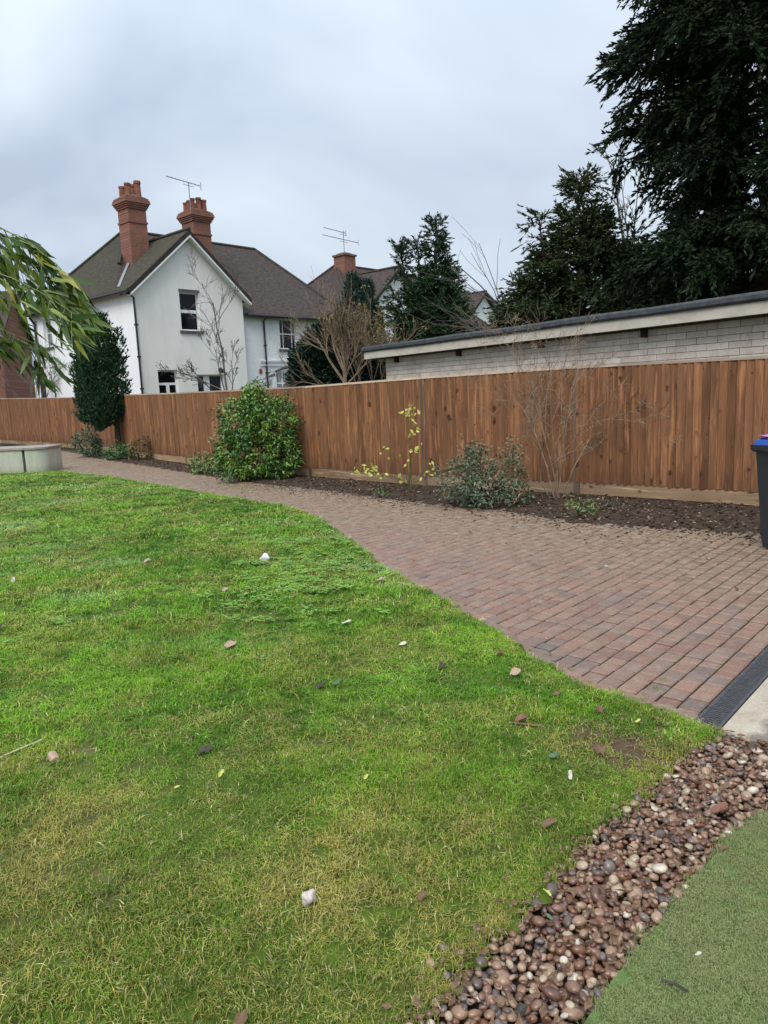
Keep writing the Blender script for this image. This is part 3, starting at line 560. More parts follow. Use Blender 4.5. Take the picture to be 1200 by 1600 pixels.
fence('fence', 'long brown closeboard fence running from the bin to the corner behind the columnar evergreen', F1)
F2 = [(-22.6, 40.8, 2.30), (-20.5, 38.5, 2.26), (-18.5, 36.3, 2.20), (-16.5, 34.1, 2.14), (-14.6, 32.0, 2.08), (-12.6, 29.8, 2.03), (-10.6, 27.4, 1.99), (-8.62, 24.75, 1.97)]
fence('fence', 'far run of brown fence beyond the corner, behind the low planter wall', F2)

# ------------------------------------------------------------------ garage with flat roof
gar = thing('garage', 'low white painted brick garage with flat felt roof behind the fence', 'garage', (-0.42, 20.4, 0), math.atan2(-0.8284, 0.5601))
GX0, GX1, GY0, GY1 = 0.62, 14.6, 0.35, 4.6
MB().box(((GX0+GX1)/2, (GY0+GY1)/2+0.012, 1.29), (GX1-GX0-0.02, GY1-GY0-0.02, 2.58)).build('wall', 'mortar', gar); wall = COL.objects[-1]
gbm = {}
def gbrick(L): return MB().box((0, 0, 0), (L, 0.03, 0.101))
r_ = random.Random(5); gl = []
for c in range(23):
    z = 0.03+c*0.110; x = GX0-(0.19 if c % 2 else 0)
    while x < GX1:
        a, b = max(x, GX0), min(x+0.371, GX1)
        if b-a > 0.03: gl.append(((a+b)/2, z, round(b-a, 3)))
        x += 0.38
gl.sort(key=lambda q: (0 if q[1] > 1.93 and q[0] < 12.2 else 100)-q[0]); gs = MB()
for i, (x, z, L) in enumerate(gl):
    dy = r_.uniform(-0.0035, 0.0035); rr = r_.gauss(0, 0.006)
    if i < 300:
        if L not in gbm: gbm[L] = gbrick(L).mesh('brick', 'garage_brick')
        link('brick', gbm[L], wall, (x, GY0+0.012+dy, z+0.052), (0, rr*0.6, 0))
    else: gs.box((x, GY0+0.012+dy, z+0.052), (L, 0.03, 0.101))
for c in range(34):                                  # left return wall
    y = GY0+0.05
    while y < GY1-0.2: gs.box((GX0+0.002, y+0.1, 0.05+c*0.075+0.0325), (0.03, 0.21, 0.064)); y += 0.225
o = gs.build('brickwork', 'garage_brick', wall); o['kind'] = 'stuff'
ra = MB(); prof = [(0.0, 2.765), (-0.022, 2.80), (-0.018, 2.865), (0.02, 2.905), (0.10, 2.915), (2.6, 2.90), (4.95, 2.88), (4.95, 2.765)]
xs = [0.0]+[i*0.9 for i in range(1, 17)]+[14.9]; vv = []
for i, x in enumerate(xs): vv += [(x, y+0.004*math.sin(i*2.1), z+0.006*math.sin(i*1.7+y)) for y, z in prof]
k = len(prof); ra.add(vv, [tuple(range(k)), tuple(range((len(xs)-1)*k, len(xs)*k))[::-1]]+[(i*k+j, (i+1)*k+j, (i+1)*k+(j+1) % k, i*k+(j+1) % k) for i in range(len(xs)-1) for j in range(k)])
rf = ra.build('roof', 'felt', gar)
MB().box((7.46, 0.045, 2.672), (14.8, 0.028, 0.185)).box((0.03, 2.5, 2.672), (0.028, 4.88, 0.185)).build('fascia', 'fascia_paint', gar)
MB().box((7.46, 0.21, 2.592), (14.74, 0.30, 0.014)).build('soffit', 'soffit', gar)
for x in (1.2, 3.70, 6.28, 8.76, 11.25, 13.7): MB().box((x, 0.29, 2.505), (0.066, 0.14, 0.155)).build('joist_end', 'rust_brown', gar)

# ------------------------------------------------------------------ houses
def wall_panel(outer, holes, fmap, depth, name, m, parent):
    polys = [[Vector((a, z, 0)) for a, z in outer]]+[[Vector((a, z, 0)) for a, z in ((h[0], h[2]), (h[0], h[3]), (h[1], h[3]), (h[1], h[2]))] for h in holes]
    flat_ = [p for q in polys for p in q]; tri = tessellate_polygon(polys); mb = MB(); mb.add([fmap(p.x, 0, p.y) for p in flat_], tri)
    for h in holes:
        c = [(h[0], h[2]), (h[1], h[2]), (h[1], h[3]), (h[0], h[3])]
        for i in range(4):
            (a, z), (b, y) = c[i], c[(i+1) % 4]; mb.add([fmap(a, 0, z), fmap(b, 0, y), fmap(b, -depth, y), fmap(a, -depth, z)], [(0, 1, 2, 3)])
    o = mb.build(name, m, parent); import bmesh
    bm = bmesh.new(); bm.from_mesh(o.data); bmesh.ops.remove_doubles(bm, verts=bm.verts, dist=1e-4); bmesh.ops.recalc_face_normals(bm, faces=bm.faces); bm.to_mesh(o.data); bm.free(); return o
def fbox(mb, fmap, a0, a1, o0, o1, z0, z1):
    p = [fmap(a, o, z) for z in (z0, z1) for a, o in ((a0, o0), (a1, o0), (a1, o1), (a0, o1))]
    mb.add(p, [(3, 2, 1, 0), (4, 5, 6, 7), (0, 1, 5, 4), (1, 2, 6, 5), (2, 3, 7, 6), (3, 0, 4, 7)])
def window(parent, fmap, a0, a1, z0, z1, vbars=(), hbars=(), t=0.065, thin=0.045, glass='dark_glass', sill=True, lintel=None, rec=0.09, fm='upvc', name='window', vtop=None):
    f = MB()
    for q in ((a0, a0+t, z0, z1), (a1-t, a1, z0, z1)): fbox(f, fmap, q[0], q[1], -rec-0.06, -rec, q[2], q[3])
    for q in ((z0, z0+t), (z1-t, z1)): fbox(f, fmap, a0+t+0.001, a1-t-0.001, -rec-0.06, -rec-0.002, q[0], q[1])
    for x, w_ in vbars: fbox(f, fmap, x-w_/2, x+w_/2, -rec-0.055, -rec-0.004, z0+t, vtop or z1-t)
    for z, w_ in hbars: fbox(f, fmap, a0+t, a1-t, -rec-0.05, -rec-0.006, z-w_/2, z+w_/2)
    o = f.build(name, fm, parent); xs = [a0+t]+[x for x, _ in vbars]+[a1-t]; zs = [z0+t]+[z for z, _ in hbars]+[z1-t]
    for i in range(len(xs)-1):
        for j in range(len(zs)-1):
            p = MB(); fbox(p, fmap, xs[i]+0.003, xs[i+1]-0.003, -rec-0.036, -rec-0.030, zs[j]+0.003, zs[j+1]-0.003); p.build('pane', glass, o)
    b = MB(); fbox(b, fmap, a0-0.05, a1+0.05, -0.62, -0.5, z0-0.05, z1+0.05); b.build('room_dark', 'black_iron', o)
    if sill: s_ = MB(); fbox(s_, fmap, a0-0.10, a1+0.10, -rec-0.02, 0.075, z0-0.10, z0-0.002); s_.build('sill', 'sill_stone', o)
    if lintel: s_ = MB(); fbox(s_, fmap, a0-0.02, a1+0.04, 0.002, 0.03, z1+0.0, z1+lintel); s_.build('lintel', 'sill_stone', o)
    return o
def chimney(parent, c, s_, z0, z1, pots, m='chimney_brick', corbel=True, aerial=None):
    b = MB(); b.box((c[0], c[1], (z0+z1)/2), (s_[0], s_[1], z1-z0))
    if corbel:
        zc = z1-0.52; b.box((c[0], c[1], z1-1.05), (s_[0]+0.07, s_[1]+0.07, 0.075))
        for k in range(4): b.box((c[0], c[1], zc+0.075*k+0.04), (s_[0]+0.09+0.075*k, s_[1]+0.09+0.075*k, 0.073))
        for k in range(2): b.box((c[0], c[1], zc+0.30+0.075*k+0.04), (s_[0]+0.28-0.07*k, s_[1]+0.28-0.07*k, 0.073))
    o = b.build('chimney', m, parent)
    MB().frust(c, (s_[0]+0.10, s_[1]+0.10), (s_[0]*0.5, s_[1]*0.5), z1-0.04, z1+0.13).build('flaunching', 'cap_mortar', o)
    for (x, y, h, r0) in pots:
        q = MB(); q.tube([(c[0]+x, c[1]+y, z1-0.02), (c[0]+x, c[1]+y, z1+h*0.82), (c[0]+x, c[1]+y, z1+h*0.83), (c[0]+x, c[1]+y, z1+h), (c[0]+x, c[1]+y, z1+h), (c[0]+x, c[1]+y, z1+h-0.2)], [r0, r0*0.86, r0*1.04, r0*1.02, r0*0.74, r0*0.7], 12); q.build('chimney_pot', 'terracotta', o, False)
    if aerial:
        (ax, ay, za, zb, booms) = aerial; q = MB(); q.tube([(ax, ay, za), (ax, ay, zb)], 0.022, 5)
        for (zz, L0, L1, dv, nel) in booms:
            d = Vector(dv).normalized(); e = Vector((-d.y, d.x, 0)).normalized(); P0 = Vector((ax, ay, zz))+d*L0; P1 = Vector((ax, ay, zz))+d*L1; q.tube([P0, P1], 0.020, 4); q.tube([Vector((ax, ay, zz-0.13))-d*0.25, Vector((ax, ay, zz-0.13))+d*0.25], 0.012, 4)
            for k in range(nel): c_ = P0.lerp(P1, (k+0.5)/nel); q.tube([c_-e*0.16, c_+e*0.16], 0.008, 3)
            q.tube([P1-e*0.2+Vector((0, 0, .13)), P1+e*0.2+Vector((0, 0, .13))], 0.011, 3); q.tube([P1-e*0.2-Vector((0, 0, .13)), P1+e*0.2-Vector((0, 0, .13))], 0.011, 3); q.tube([P1-Vector((0, 0, .13)), P1+Vector((0, 0, .13))], 0.012, 3)
        q.build('aerial', 'aluminium', o)
    return o
def pipe(parent, pts, r=0.042):
    b = MB(); b.tube(pts, r, 7); o = b.build('downpipe', 'black_iron', parent)
    for k in range(1, 5):
        z = pts[0][2]-k*1.25
        if z > 0.3: p = pts[-2]; c = MB(); c.box((p[0], p[1], z), (0.13, 0.10, 0.06)); c.build('bracket', 'black_iron', o)
FR = lambda v0: (lambda a, o, z: (a, v0-o, z)); SIDE = lambda a, o, z: (-o, a, z)
def house(name, label, loc, detail):
    h = thing(name, label, 'house', loc, R(47.15)); rm = 'render_front' if detail else 'render_far'
    f0 = FR(0.0); holes = [(2.12, 3.06, 4.60, 6.18)]
    if detail: holes += [(0.82, 1.74, 1.2, 2.98), (2.68, 4.02, 0.25, 2.78)]
    else: holes = [(2.2, 3.1, 4.7, 6.0)]
    wall_panel([(0, 0), (5.32, 0), (5.32, 6.2), (2.66, 8.5), (0, 6.2)], holes, f0, 0.30, 'wall', rm, h)
    wall_panel([(0, 0), (9.5, 0), (9.5, 6.15), (0, 6.15)], [(7.5, 8.35, 4.45, 5.75), (7.75, 8.3, 2.0, 2.85), (9.0, 9.4, 4.45, 5.75)] if detail else [], SIDE, 0.28, 'wall', 'render_side', h)
    wall_panel([(5.32, 0), (12.2, 0), (12.2, 5.42), (5.32, 5.42)], [(7.62, 8.64, 3.95, 5.34), (7.24, 8.86, 1.35, 2.9)] if detail else [], FR(0.3), 0.2, 'wall', 'painted_brickwork' if detail else rm, h)
    b = MB(); b.add([(5.32, 0, 0), (5.32, 0.3, 0), (5.32, 0.3, 6.1), (5.32, 0, 6.1), (12.2, 0.3, 0), (12.2, 9.5, 0), (12.2, 9.5, 5.42), (12.2, 0.3, 5.42), (0, 9.5, 0), (0, 9.5, 6.1)], [(0, 1, 2, 3), (4, 5, 6, 7), (8, 9, 6, 5)]); b.build('wall', 'render_far', h)
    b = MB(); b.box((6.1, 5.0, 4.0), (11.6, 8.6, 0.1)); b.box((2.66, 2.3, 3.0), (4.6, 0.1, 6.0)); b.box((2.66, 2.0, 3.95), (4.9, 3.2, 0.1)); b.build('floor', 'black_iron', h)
    rs = 'roof_moss' if detail else 'roof_tile'
    MB().slab([(2.66, -0.28, 8.65), (2.66, 3.84, 8.65), (-0.25, 0.81, 6.13), (-0.25, -0.28, 6.13)], 0.13).build('roof', rs, h)
    MB().slab([(2.66, -0.28, 8.651), (5.62, -0.28, 6.09), (5.62, 0.76, 6.09), (2.66, 3.84, 8.651)], 0.13).build('roof', 'roof_tile', h)
    MB().slab([(-0.25, 0.81, 6.131), (5.5, 0.05, 5.5), (12.5, 0.05, 5.5), (10.0, 4.8, 9.45), (2.6, 4.8, 9.45)], 0.13).build('roof', 'roof_tile', h)
    MB().slab([(-0.25, 0.81, 6.132), (2.6, 4.8, 9.451), (-0.25, 9.8, 6.132)], 0.13).build('roof', rs, h)
    MB().slab([(12.5, 0.05, 5.501), (12.5, 9.8, 5.501), (10.0, 4.8, 9.452)], 0.13).build('roof', 'roof_tile', h)
    MB().slab([(-0.25, 9.8, 6.133), (2.6, 4.8, 9.453), (10.0, 4.8, 9.453), (12.5, 9.8, 5.503)], 0.13).build('roof', 'roof_tile', h)
    rg = MB()
    for a, b_ in (((2.66, -0.29, 8.66), (2.66, 3.8, 8.66)), ((2.6, 4.8, 9.46), (10, 4.8, 9.46)), ((10, 4.8, 9.46), (12.5, 0.05, 5.51)), ((2.6, 4.8, 9.46), (-0.25, 9.8, 6.14)), ((2.6, 4.8, 9.46), (0.9, 2.4, 7.5))): rg.tube([a, b_], 0.085, 6)
    rg.build('ridge_tiles', rs, h)
    v = MB()
    for a, b_ in (((-0.27, -0.285, 6.06), (2.66, -0.285, 8.60)), ((5.64, -0.285, 6.02), (2.66, -0.285, 8.60))):
        v.add([(a[0], -0.29, a[2]-0.17), (b_[0], -0.29, b_[2]-0.17), (b_[0], -0.29, b_[2]+0.055), (a[0], -0.29, a[2]+0.055), (a[0], -0.02, a[2]-0.17), (b_[0], -0.02, b_[2]-0.17), (b_[0], -0.02, b_[2]+0.05), (a[0], -0.02, a[2]+0.05)], [(0, 1, 2, 3), (4, 5, 6, 7), (0, 1, 5, 4)])
    v.build('bargeboard', 'verge_dark', h)
    if detail:
        v = MB()
        for a, b_ in (((-0.24, 5.90), (2.66, 8.42)), ((5.60, 5.86), (2.66, 8.42))):
            v.add([(a[0], -0.315, a[1]-0.07), (b_[0], -0.315, b_[1]-0.075), (b_[0], -0.315, b_[1]+0.01), (a[0], -0.315, a[1]+0.01), (a[0], -0.02, a[1]-0.07), (b_[0], -0.02, b_[1]-0.075)], [(0, 1, 2, 3), (0, 1, 5, 4)])
        v.build('verge_trim', 'white_paint', h)
        MB().tube([(-0.30, -0.25, 6.02), (-0.30, 9.7, 6.02)], 0.075, 8).build('gutter', 'black_iron', h)
        MB().tube([(5.55, -0.02, 5.40), (12.5, -0.02, 5.40)], 0.075, 8).build('gutter', 'black_iron', h)
        pipe(h, [(-0.28, 0.0, 6.0), (0.02, -0.05, 5.8), (0.02, -0.055, 0)]); pipe(h, [(6.66, -0.02, 5.35), (6.66, 0.245, 5.2), (6.66, 0.245, 0)])
        pipe(h, [(-0.28, 9.1, 5.9), (-0.06, 9.12, 5.6), (-0.06, 9.12, 3.6), (-0.06, 9.12, 0)], 0.06); pipe(h, [(-0.06, 8.85, 3.6), (-0.06, 8.85, 3.3), (-0.06, 8.85, 0)], 0.055)
        w1 = window(h, f0, 2.12, 3.06, 4.60, 6.18, (), ((5.40, 0.13),), lintel=0.10, rec=0.14); w1['label'] = 'upper white framed window in the gable'
        window(h, f0, 0.82, 1.74, 1.2, 2.98, ((1.30, 0.15),), ((2.42, 0.10),), rec=0.12, vtop=2.37)
        window(h, f0, 2.68, 4.02, 0.25, 2.78, ((3.22, 0.30),), (), rec=0.14, sill=False, name='door_frame')
        window(h, FR(0.3), 7.62, 8.64, 3.95, 5.34, ((7.86, 0.03), (8.40, 0.03)), ((4.66, 0.05),), rec=0.07, t=0.05)
        wl_ = window(h, FR(0.3), 7.24, 8.86, 1.35, 2.9, ((7.66, 0.07), (8.05, 0.04), (8.44, 0.07)), ((2.35, 0.06),), rec=0.07, glass='curtain_glass'); wl_['label'] = 'wide ground floor window with pale curtains'
        a = MB(); pts = [(7.2+1.7*i/12, 0.285, 2.9+0.20*math.sin(math.pi*i/12)) for i in range(13)]; a.tube(pts, 0.055, 4); a.build('window_arch', 'sill_stone', h)
        window(h, SIDE, 7.5, 8.35, 4.45, 5.75, (), ((5.1, 0.05),), rec=0.12, glass='curtain_glass'); window(h, SIDE, 7.75, 8.3, 2.0, 2.85, (), (), rec=0.12); window(h, SIDE, 9.0, 9.4, 4.45, 5.75, (), ((5.1, 0.05),), rec=0.12, glass='curtain_glass')
        bd = MB()
        for k in range(3): bd.box((9.0, 0.3-0.012-0.014*k, 3.24+0.075*k), (5.4, 0.024+0.028*k, 0.07))
        for k in range(44): bd.box((6.36+k*0.12, 0.262, 3.19), (0.055, 0.07, 0.05))
        bd.build('brick_band', 'painted_brickwork', h)
        l_ = MB(); l_.box((3.84, -0.02, 2.98), (0.12, 0.06, 0.14)); l_.tube([(3.84, -0.05, 3.02), (3.84, -0.16, 3.06), (3.84, -0.18, 3.0)], 0.02, 6); l_.tube([(3.84, -0.18, 3.02), (3.84, -0.18, 2.98), (3.84, -0.18, 2.88), (3.84, -0.18, 2.84)], [0.03, 0.09, 0.10, 0.04], 10); l_.build('wall_lamp', 'black_iron', h)
        st = MB(); n_ = 16; st.add([(6.32+0.13*math.cos(6.283*k/n_)*(1 if k % 2 else 0.62), 0.272, 2.92+0.16*math.sin(6.283*k/n_)*(1 if k % 2 else 0.62)) for k in range(n_)]+[(6.32, 0.255, 2.92)], [(k, (k+1) % n_, n_) for k in range(n_)]); st.build('wall_plaque', 'terracotta', h)
        c1 = [(-0.24, -0.24, 0.50, 0.135), (0.22, -0.24, 0.66, 0.145), (-0.24, 0.22, 0.46, 0.135), (0.24, 0.22, 0.62, 0.14)]
        chimney(h, (1.75, 2.5), (0.84, 0.84), 7.0, 10.28, c1)
        c2 = [(-0.30, 0.28, 0.40, 0.115), (-0.30, 0.0, 0.44, 0.115), (-0.30, -0.28, 0.48, 0.12), (0.02, -0.28, 0.56, 0.13), (0.30, -0.28, 0.50, 0.13), (0.30, 0.28, 0.46, 0.12)]
        chimney(h, (5.03, 2.66), (0.92, 0.92), 7.0, 10.22, c2, aerial=(4.52, 2.25, 9.7, 11.32, [(11.32, -1.0, 0.55, (0.75, -0.66, -0.30), 9)]))
        fl = MB(); fl.add([(-0.15, 0.86, 6.30), (1.35, 2.55, 7.62), (1.42, 2.45, 7.64), (-0.08, 0.76, 6.30)], [(0, 1, 2, 3)]); fl.build('valley_flashing', 'aluminium', h)
    else:
        window(h, f0, 2.2, 3.1, 4.7, 6.0, ((2.65, 0.05),), ((5.35, 0.06),), rec=0.1)
    return h
house('house', 'nearest white house with two red brick chimneys and a front gable', (-9.54, 30.0, 0), True)
h2 = house('house', 'white gabled house with a plain square brick chimney, beyond the bare twiggy tree', (-0.52, 41.05, 0), False)
chimney(h2, (2.8, 4.25), (0.92, 0.92), 7.5, 9.95, (), corbel=False, aerial=(2.8, 4.25, 9.9, 11.35, [(11.25, -1.2, 0.15, (0.8, -0.6, -0.25), 8), (10.85, -1.3, 0.9, (0.8, -0.6, -0.22), 10)]))
MB().box((2.8, 4.25, 9.90), (1.06, 1.06, 0.10)).build('chimney_cap', 'cap_mortar', h2)
house('house', 'furthest white house gable, seen between the spired conifer and the big evergreens', (6.02, 53.05, 0), False)
nb = thing('brick_house', 'old red brick house end half hidden by the bamboo at the far fence', 'house', (-20.95, 42.0, 0), R(12))
MB().box((-4.0, 3.5, 2.9), (8.0, 7.0, 5.8)).build('wall', 'old_brick', nb)
MB().slab([(0.3, -0.3, 5.7), (0.3, 3.5, 8.6), (-8.3, 3.5, 8.6), (-8.3, -0.3, 5.7)], 0.14).slab([(0.3, 7.3, 5.7), (0.3, 3.5, 8.6), (-8.3, 3.5, 8.6), (-8.3, 7.3, 5.7)], 0.14).build('roof', 'roof_tile', nb)
MB().add([(0.001, 0, 5.8), (0.001, 7, 5.8), (0.001, 3.5, 8.4)], [(0, 1, 2)]).build('gable', 'old_brick', nb)

# ------------------------------------------------------------------ low planter wall
pw = thing('planter', 'low pale rendered planter wall with rounded end at the lawn edge', 'planter', (-10.22, 18.95, 0))
def arc(cx, cy, r, a0, a1, n): return [(cx+r*math.cos(a0+(a1-a0)*i/n), cy+r*math.sin(a0+(a1-a0)*i/n)) for i in range(n+1)]
body = [(-4.2, 0.75), (-4.2, -0.05), (1.13, -0.28)]; end = [(1.20, -0.28), (1.42, -0.27)]+arc(1.42, -0.02, 0.25, R(-80), R(10), 7)+[(1.62, 0.9), (1.2, 0.9)]
MB().prism(body+[(1.13, 0.9), (-4.2, 0.95)], -0.05, 0.61).build('wall', 'planter_render', pw); MB().prism(end, -0.05, 0.605).build('wall_end', 'planter_render', pw)
MB().prism([(1.10, -0.20), (1.23, -0.20), (1.23, 0.8), (1.10, 0.8)], -0.05, 0.585).build('joint', 'sill_stone', pw)
MB().prism([(-4.22, -0.085), (1.14, -0.315), (1.44, -0.305)]+arc(1.42, -0.02, 0.29, R(-75), R(10), 7)+[(1.66, 0.94), (-4.22, 0.94)], 0.612, 0.66).build('coping', 'coping', pw)

# ------------------------------------------------------------------ wheelie bin
bn = thing('wheelie_bin', 'dark grey wheelie bin with bright blue lid on the paving', 'bin', (3.90, 6.70, 0.0), R(186))
b = MB(); b.frust((0, 0.0), (0.48, 0.56), (0.575, 0.70), 0.07, 0.94); b.frust((0, 0), (0.46, 0.54), (0.48, 0.56), 0.02, 0.07); b.build('body', 'bin_plastic', bn)
b = MB(); b.frust((0, 0), (0.60, 0.73), (0.64, 0.77), 0.935, 0.955); b.frust((0, 0), (0.64, 0.77), (0.645, 0.775), 0.955, 1.0); b.build('rim', 'bin_plastic', bn)
for x in (-0.21, -0.07, 0.07, 0.21): MB().frust((x, -0.325), (0.022, 0.03), (0.022, 0.05), 0.12, 0.90).build('rib', 'bin_plastic', bn)
b = MB(); v = []
for z, (dx, dy) in ((1.0, (0.60, 0.74)), (1.045, (0.575, 0.72)), (1.065, (0.52, 0.64)), (1.075, (0.40, 0.5))):
    v += [(-dx/2, -dy/2, z), (dx/2, -dy/2, z), (dx/2, dy/2, z+0.02), (-dx/2, dy/2, z+0.02)]
b.add(v, [(12, 13, 14, 15)]+[(k+i, k+(i+1) % 4, k+4+(i+1) % 4, k+4+i) for k in (0, 4, 8) for i in range(4)]); lid = b.build('lid', 'lid_plastic', bn)
b = MB(); b.tube([(-0.24, 0.40, 0.99), (0.24, 0.40, 0.99)], 0.018, 8); b.build('handle', 'bin_plastic', bn)
for x in (-0.24, 0.24): b = MB(); b.tube([(x-0.025, 0.27, 0.1), (x+0.025, 0.27, 0.1)], 0.1, 18); b.build('wheel', 'rubber', bn)
b = MB(); P = [(-0.285+0.40*i/6, 0.02+0.32*j/4, 1.082+0.022*abs(math.sin(i*1.9+j*1.3))+(0.014 if 0 < i < 6 and 0 < j < 4 else -0.008)) for j in range(5) for i in range(7)]
b.add(P, [(j*7+i, j*7+i+1, (j+1)*7+i+1, (j+1)*7+i) for j in range(4) for i in range(6)]); b.add([(x, y, 1.073) for x, y, z in P], [(j*7+i, (j+1)*7+i, (j+1)*7+i+1, j*7+i+1) for j in range(4) for i in range(6)]+[])
o = b.build('plastic_bag', 'pink_plastic'); o.matrix_world = Matrix.Translation((3.90, 6.70, 0.0)) @ Matrix.Rotation(R(6), 4, 'Z'); tag(o, 'crumpled pink plastic bag lying on the blue bin lid', 'bag')
# ------------------------------------------------------------------ trees and shrubs
def spray_leaves(C, D, L, k, ll, lw, spread=0.55, droop=0.25, flatn=0.5):
    """k leaflets along each spray (start C, direction D, length L)"""
    n = len(C); D = D/np.linalg.norm(D, axis=1, keepdims=True); t = RNG.random((n, k, 1))**0.8; L = np.broadcast_to(L, n)[:, None, None]
    base = C[:, None]+D[:, None]*L*t; base = base-np.array([0, 0, 1])*droop*L*t*t
    side = np.cross(D, np.array([0, 0, 1.0])); side /= np.linalg.norm(side, axis=1, keepdims=True)+1e-9
    sgn = RNG.choice([-1.0, 1.0], (n, k, 1)); dd = D[:, None]*(0.75+0.3*t)+side[:, None]*sgn*spread*RNG.random((n, k, 1))*1.6+RNG.normal(0, spread*0.45, (n, k, 3)); dd[..., 2] -= droop*0.8
    m = n*k; return leaves(base.reshape(m, 3), dd.reshape(m, 3), ll*RNG.uniform(0.6, 1.35, m), lw*RNG.uniform(0.7, 1.3, m))
def trunk_mesh(h, r0, r1, wig=0.05, n=8, seed=0):
    r_ = random.Random(seed); pts = [(wig*math.sin(i*1.7+seed)*i/6, wig*math.cos(i*1.3+seed)*i/6, h*i/10) for i in range(11)]; return MB().tube(pts, [r0+(r1-r0)*i/10 for i in range(11)], n)
def conifer(name, label, base, H, prof, m, nb, dens, ll, lw, z0=0.08, up=0.15, droop=0.25, sl=0.7, k=14, seed=1, leaders=(), group=None, cat='tree', tr=0.22, wind=None):
    t = thing(name, label, cat, (base[0], base[1], 0), 0, group); r_ = np.random.default_rng(seed); trunk_mesh(H*0.97, tr, 0.02, 0.06, 8, seed).build('trunk', 'bark', t)
    C, D, L = [], [], []; br = MB()
    tops = [(0.0, 0.0, H, 1.0)]+list(leaders)
    for (lx, ly, lh, fr) in tops:
        if (lx, ly) != (0.0, 0.0): br.tube([(0, 0, lh*0.25), (lx*0.7, ly*0.7, lh*0.5), (lx, ly, lh*0.98)], [tr*0.5, tr*0.35, 0.02], 5)
        for i in range(int(nb*fr)):
            f = z0+(1-z0)*r_.random()**0.9; a = r_.uniform(0, 6.283); R_ = prof(f)*(1 if fr == 1.0 else 0.55)*r_.uniform(0.62, 1.12); z = f*lh; e = up*(0.4+0.9*f)+r_.normal(0, 0.12)
            d = np.array([math.cos(a), math.sin(a), e]); ax = np.array([lx*min(1, f*1.6), ly*min(1, f*1.6), z]); tip = ax+d*R_-np.array([0, 0, droop*0.35*R_])
            br.tube([ax, (ax+tip)/2+np.array([0, 0, 0.05*R_]), tip], [0.012+0.013*R_, 0.012+0.007*R_, 0.006], 4, False)
            ns = max(2, int(R_*dens))
            for q in range(ns):
                s_ = 0.22+0.8*r_.random()**0.75; c = ax+(tip-ax)*s_; c = c+np.array([0, 0, 0.2*R_*s_*(1-s_)])+r_.normal(0, 0.05*sl, 3); dd = d*0.8+r_.normal(0, 0.42, 3); dd[2] += -0.15+0.25*up; C.append(c); D.append(dd); L.append(sl*r_.uniform(0.6, 1.25)*(1.1-0.3*s_))
        n_t = max(3, int(5*fr))
        for q in range(n_t): C.append(np.array([lx, ly, lh*(0.93+0.012*q)])); D.append(np.array([r_.normal(0, 0.3), r_.normal(0, 0.3), 1.0])); L.append(sl*0.8)
    br.build('branches', 'bark', t); quads('crown', spray_leaves(np.array(C), np.array(D), np.array(L), k, ll, lw, droop=droop), m, t); return t
# the great dark evergreen on the right
conifer('evergreen_tree', 'huge dark evergreen towering over the garage roof at the picture edge', (9.6, 18.6), 17.5,
        lambda f: float(np.interp(f, (0, 0.2, 0.3, 0.37, 0.42, 0.48, 0.55, 0.75, 1.0), (3.3, 3.3, 3.0, 2.9, 3.1, 3.45, 3.65, 3.6, 0.4))), 'needle_black', 430, 15.0, 0.155, 0.046, z0=0.13, up=0.10, droop=0.42, sl=0.8, k=30, seed=21, tr=0.38)
conifer('evergreen_tree', 'ragged mid green evergreen with several leading shoots beside the huge dark one', (6.35, 23.5), 7.8,
        lambda f: 2.7*(1.0 if f < 0.4 else max(0.09, (1-f)**1.3*1.9)), 'needle_mid', 240, 17, 0.15, 0.044, z0=0.15, up=0.32, droop=0.16, sl=0.65, k=20, seed=5, leaders=((-1.3, -0.2, 6.75, 0.35), (1.7, 0.1, 6.4, 0.5), (-1.8, 0.3, 5.0, 0.40), (2.4, -0.4, 5.6, 0.5)))
conifer('spired_conifer', 'dark green conifer with three feathery spires behind the garage roof', (2.28, 27.6), 7.6,
        lambda f: 1.42*(1.0 if f < 0.42 else max(0.12, (1-f)**1.25*1.95)), 'needle_spire', 230, 19, 0.14, 0.036, z0=0.2, up=0.45, droop=0.02, sl=0.45, k=20, seed=9, leaders=((-1.3, 0.0, 6.9, 0.45), (-0.68, 0.15, 7.1, 0.40), (0.62, 0.1, 5.6, 0.35), (-0.9, -0.2, 5.4, 0.4)))
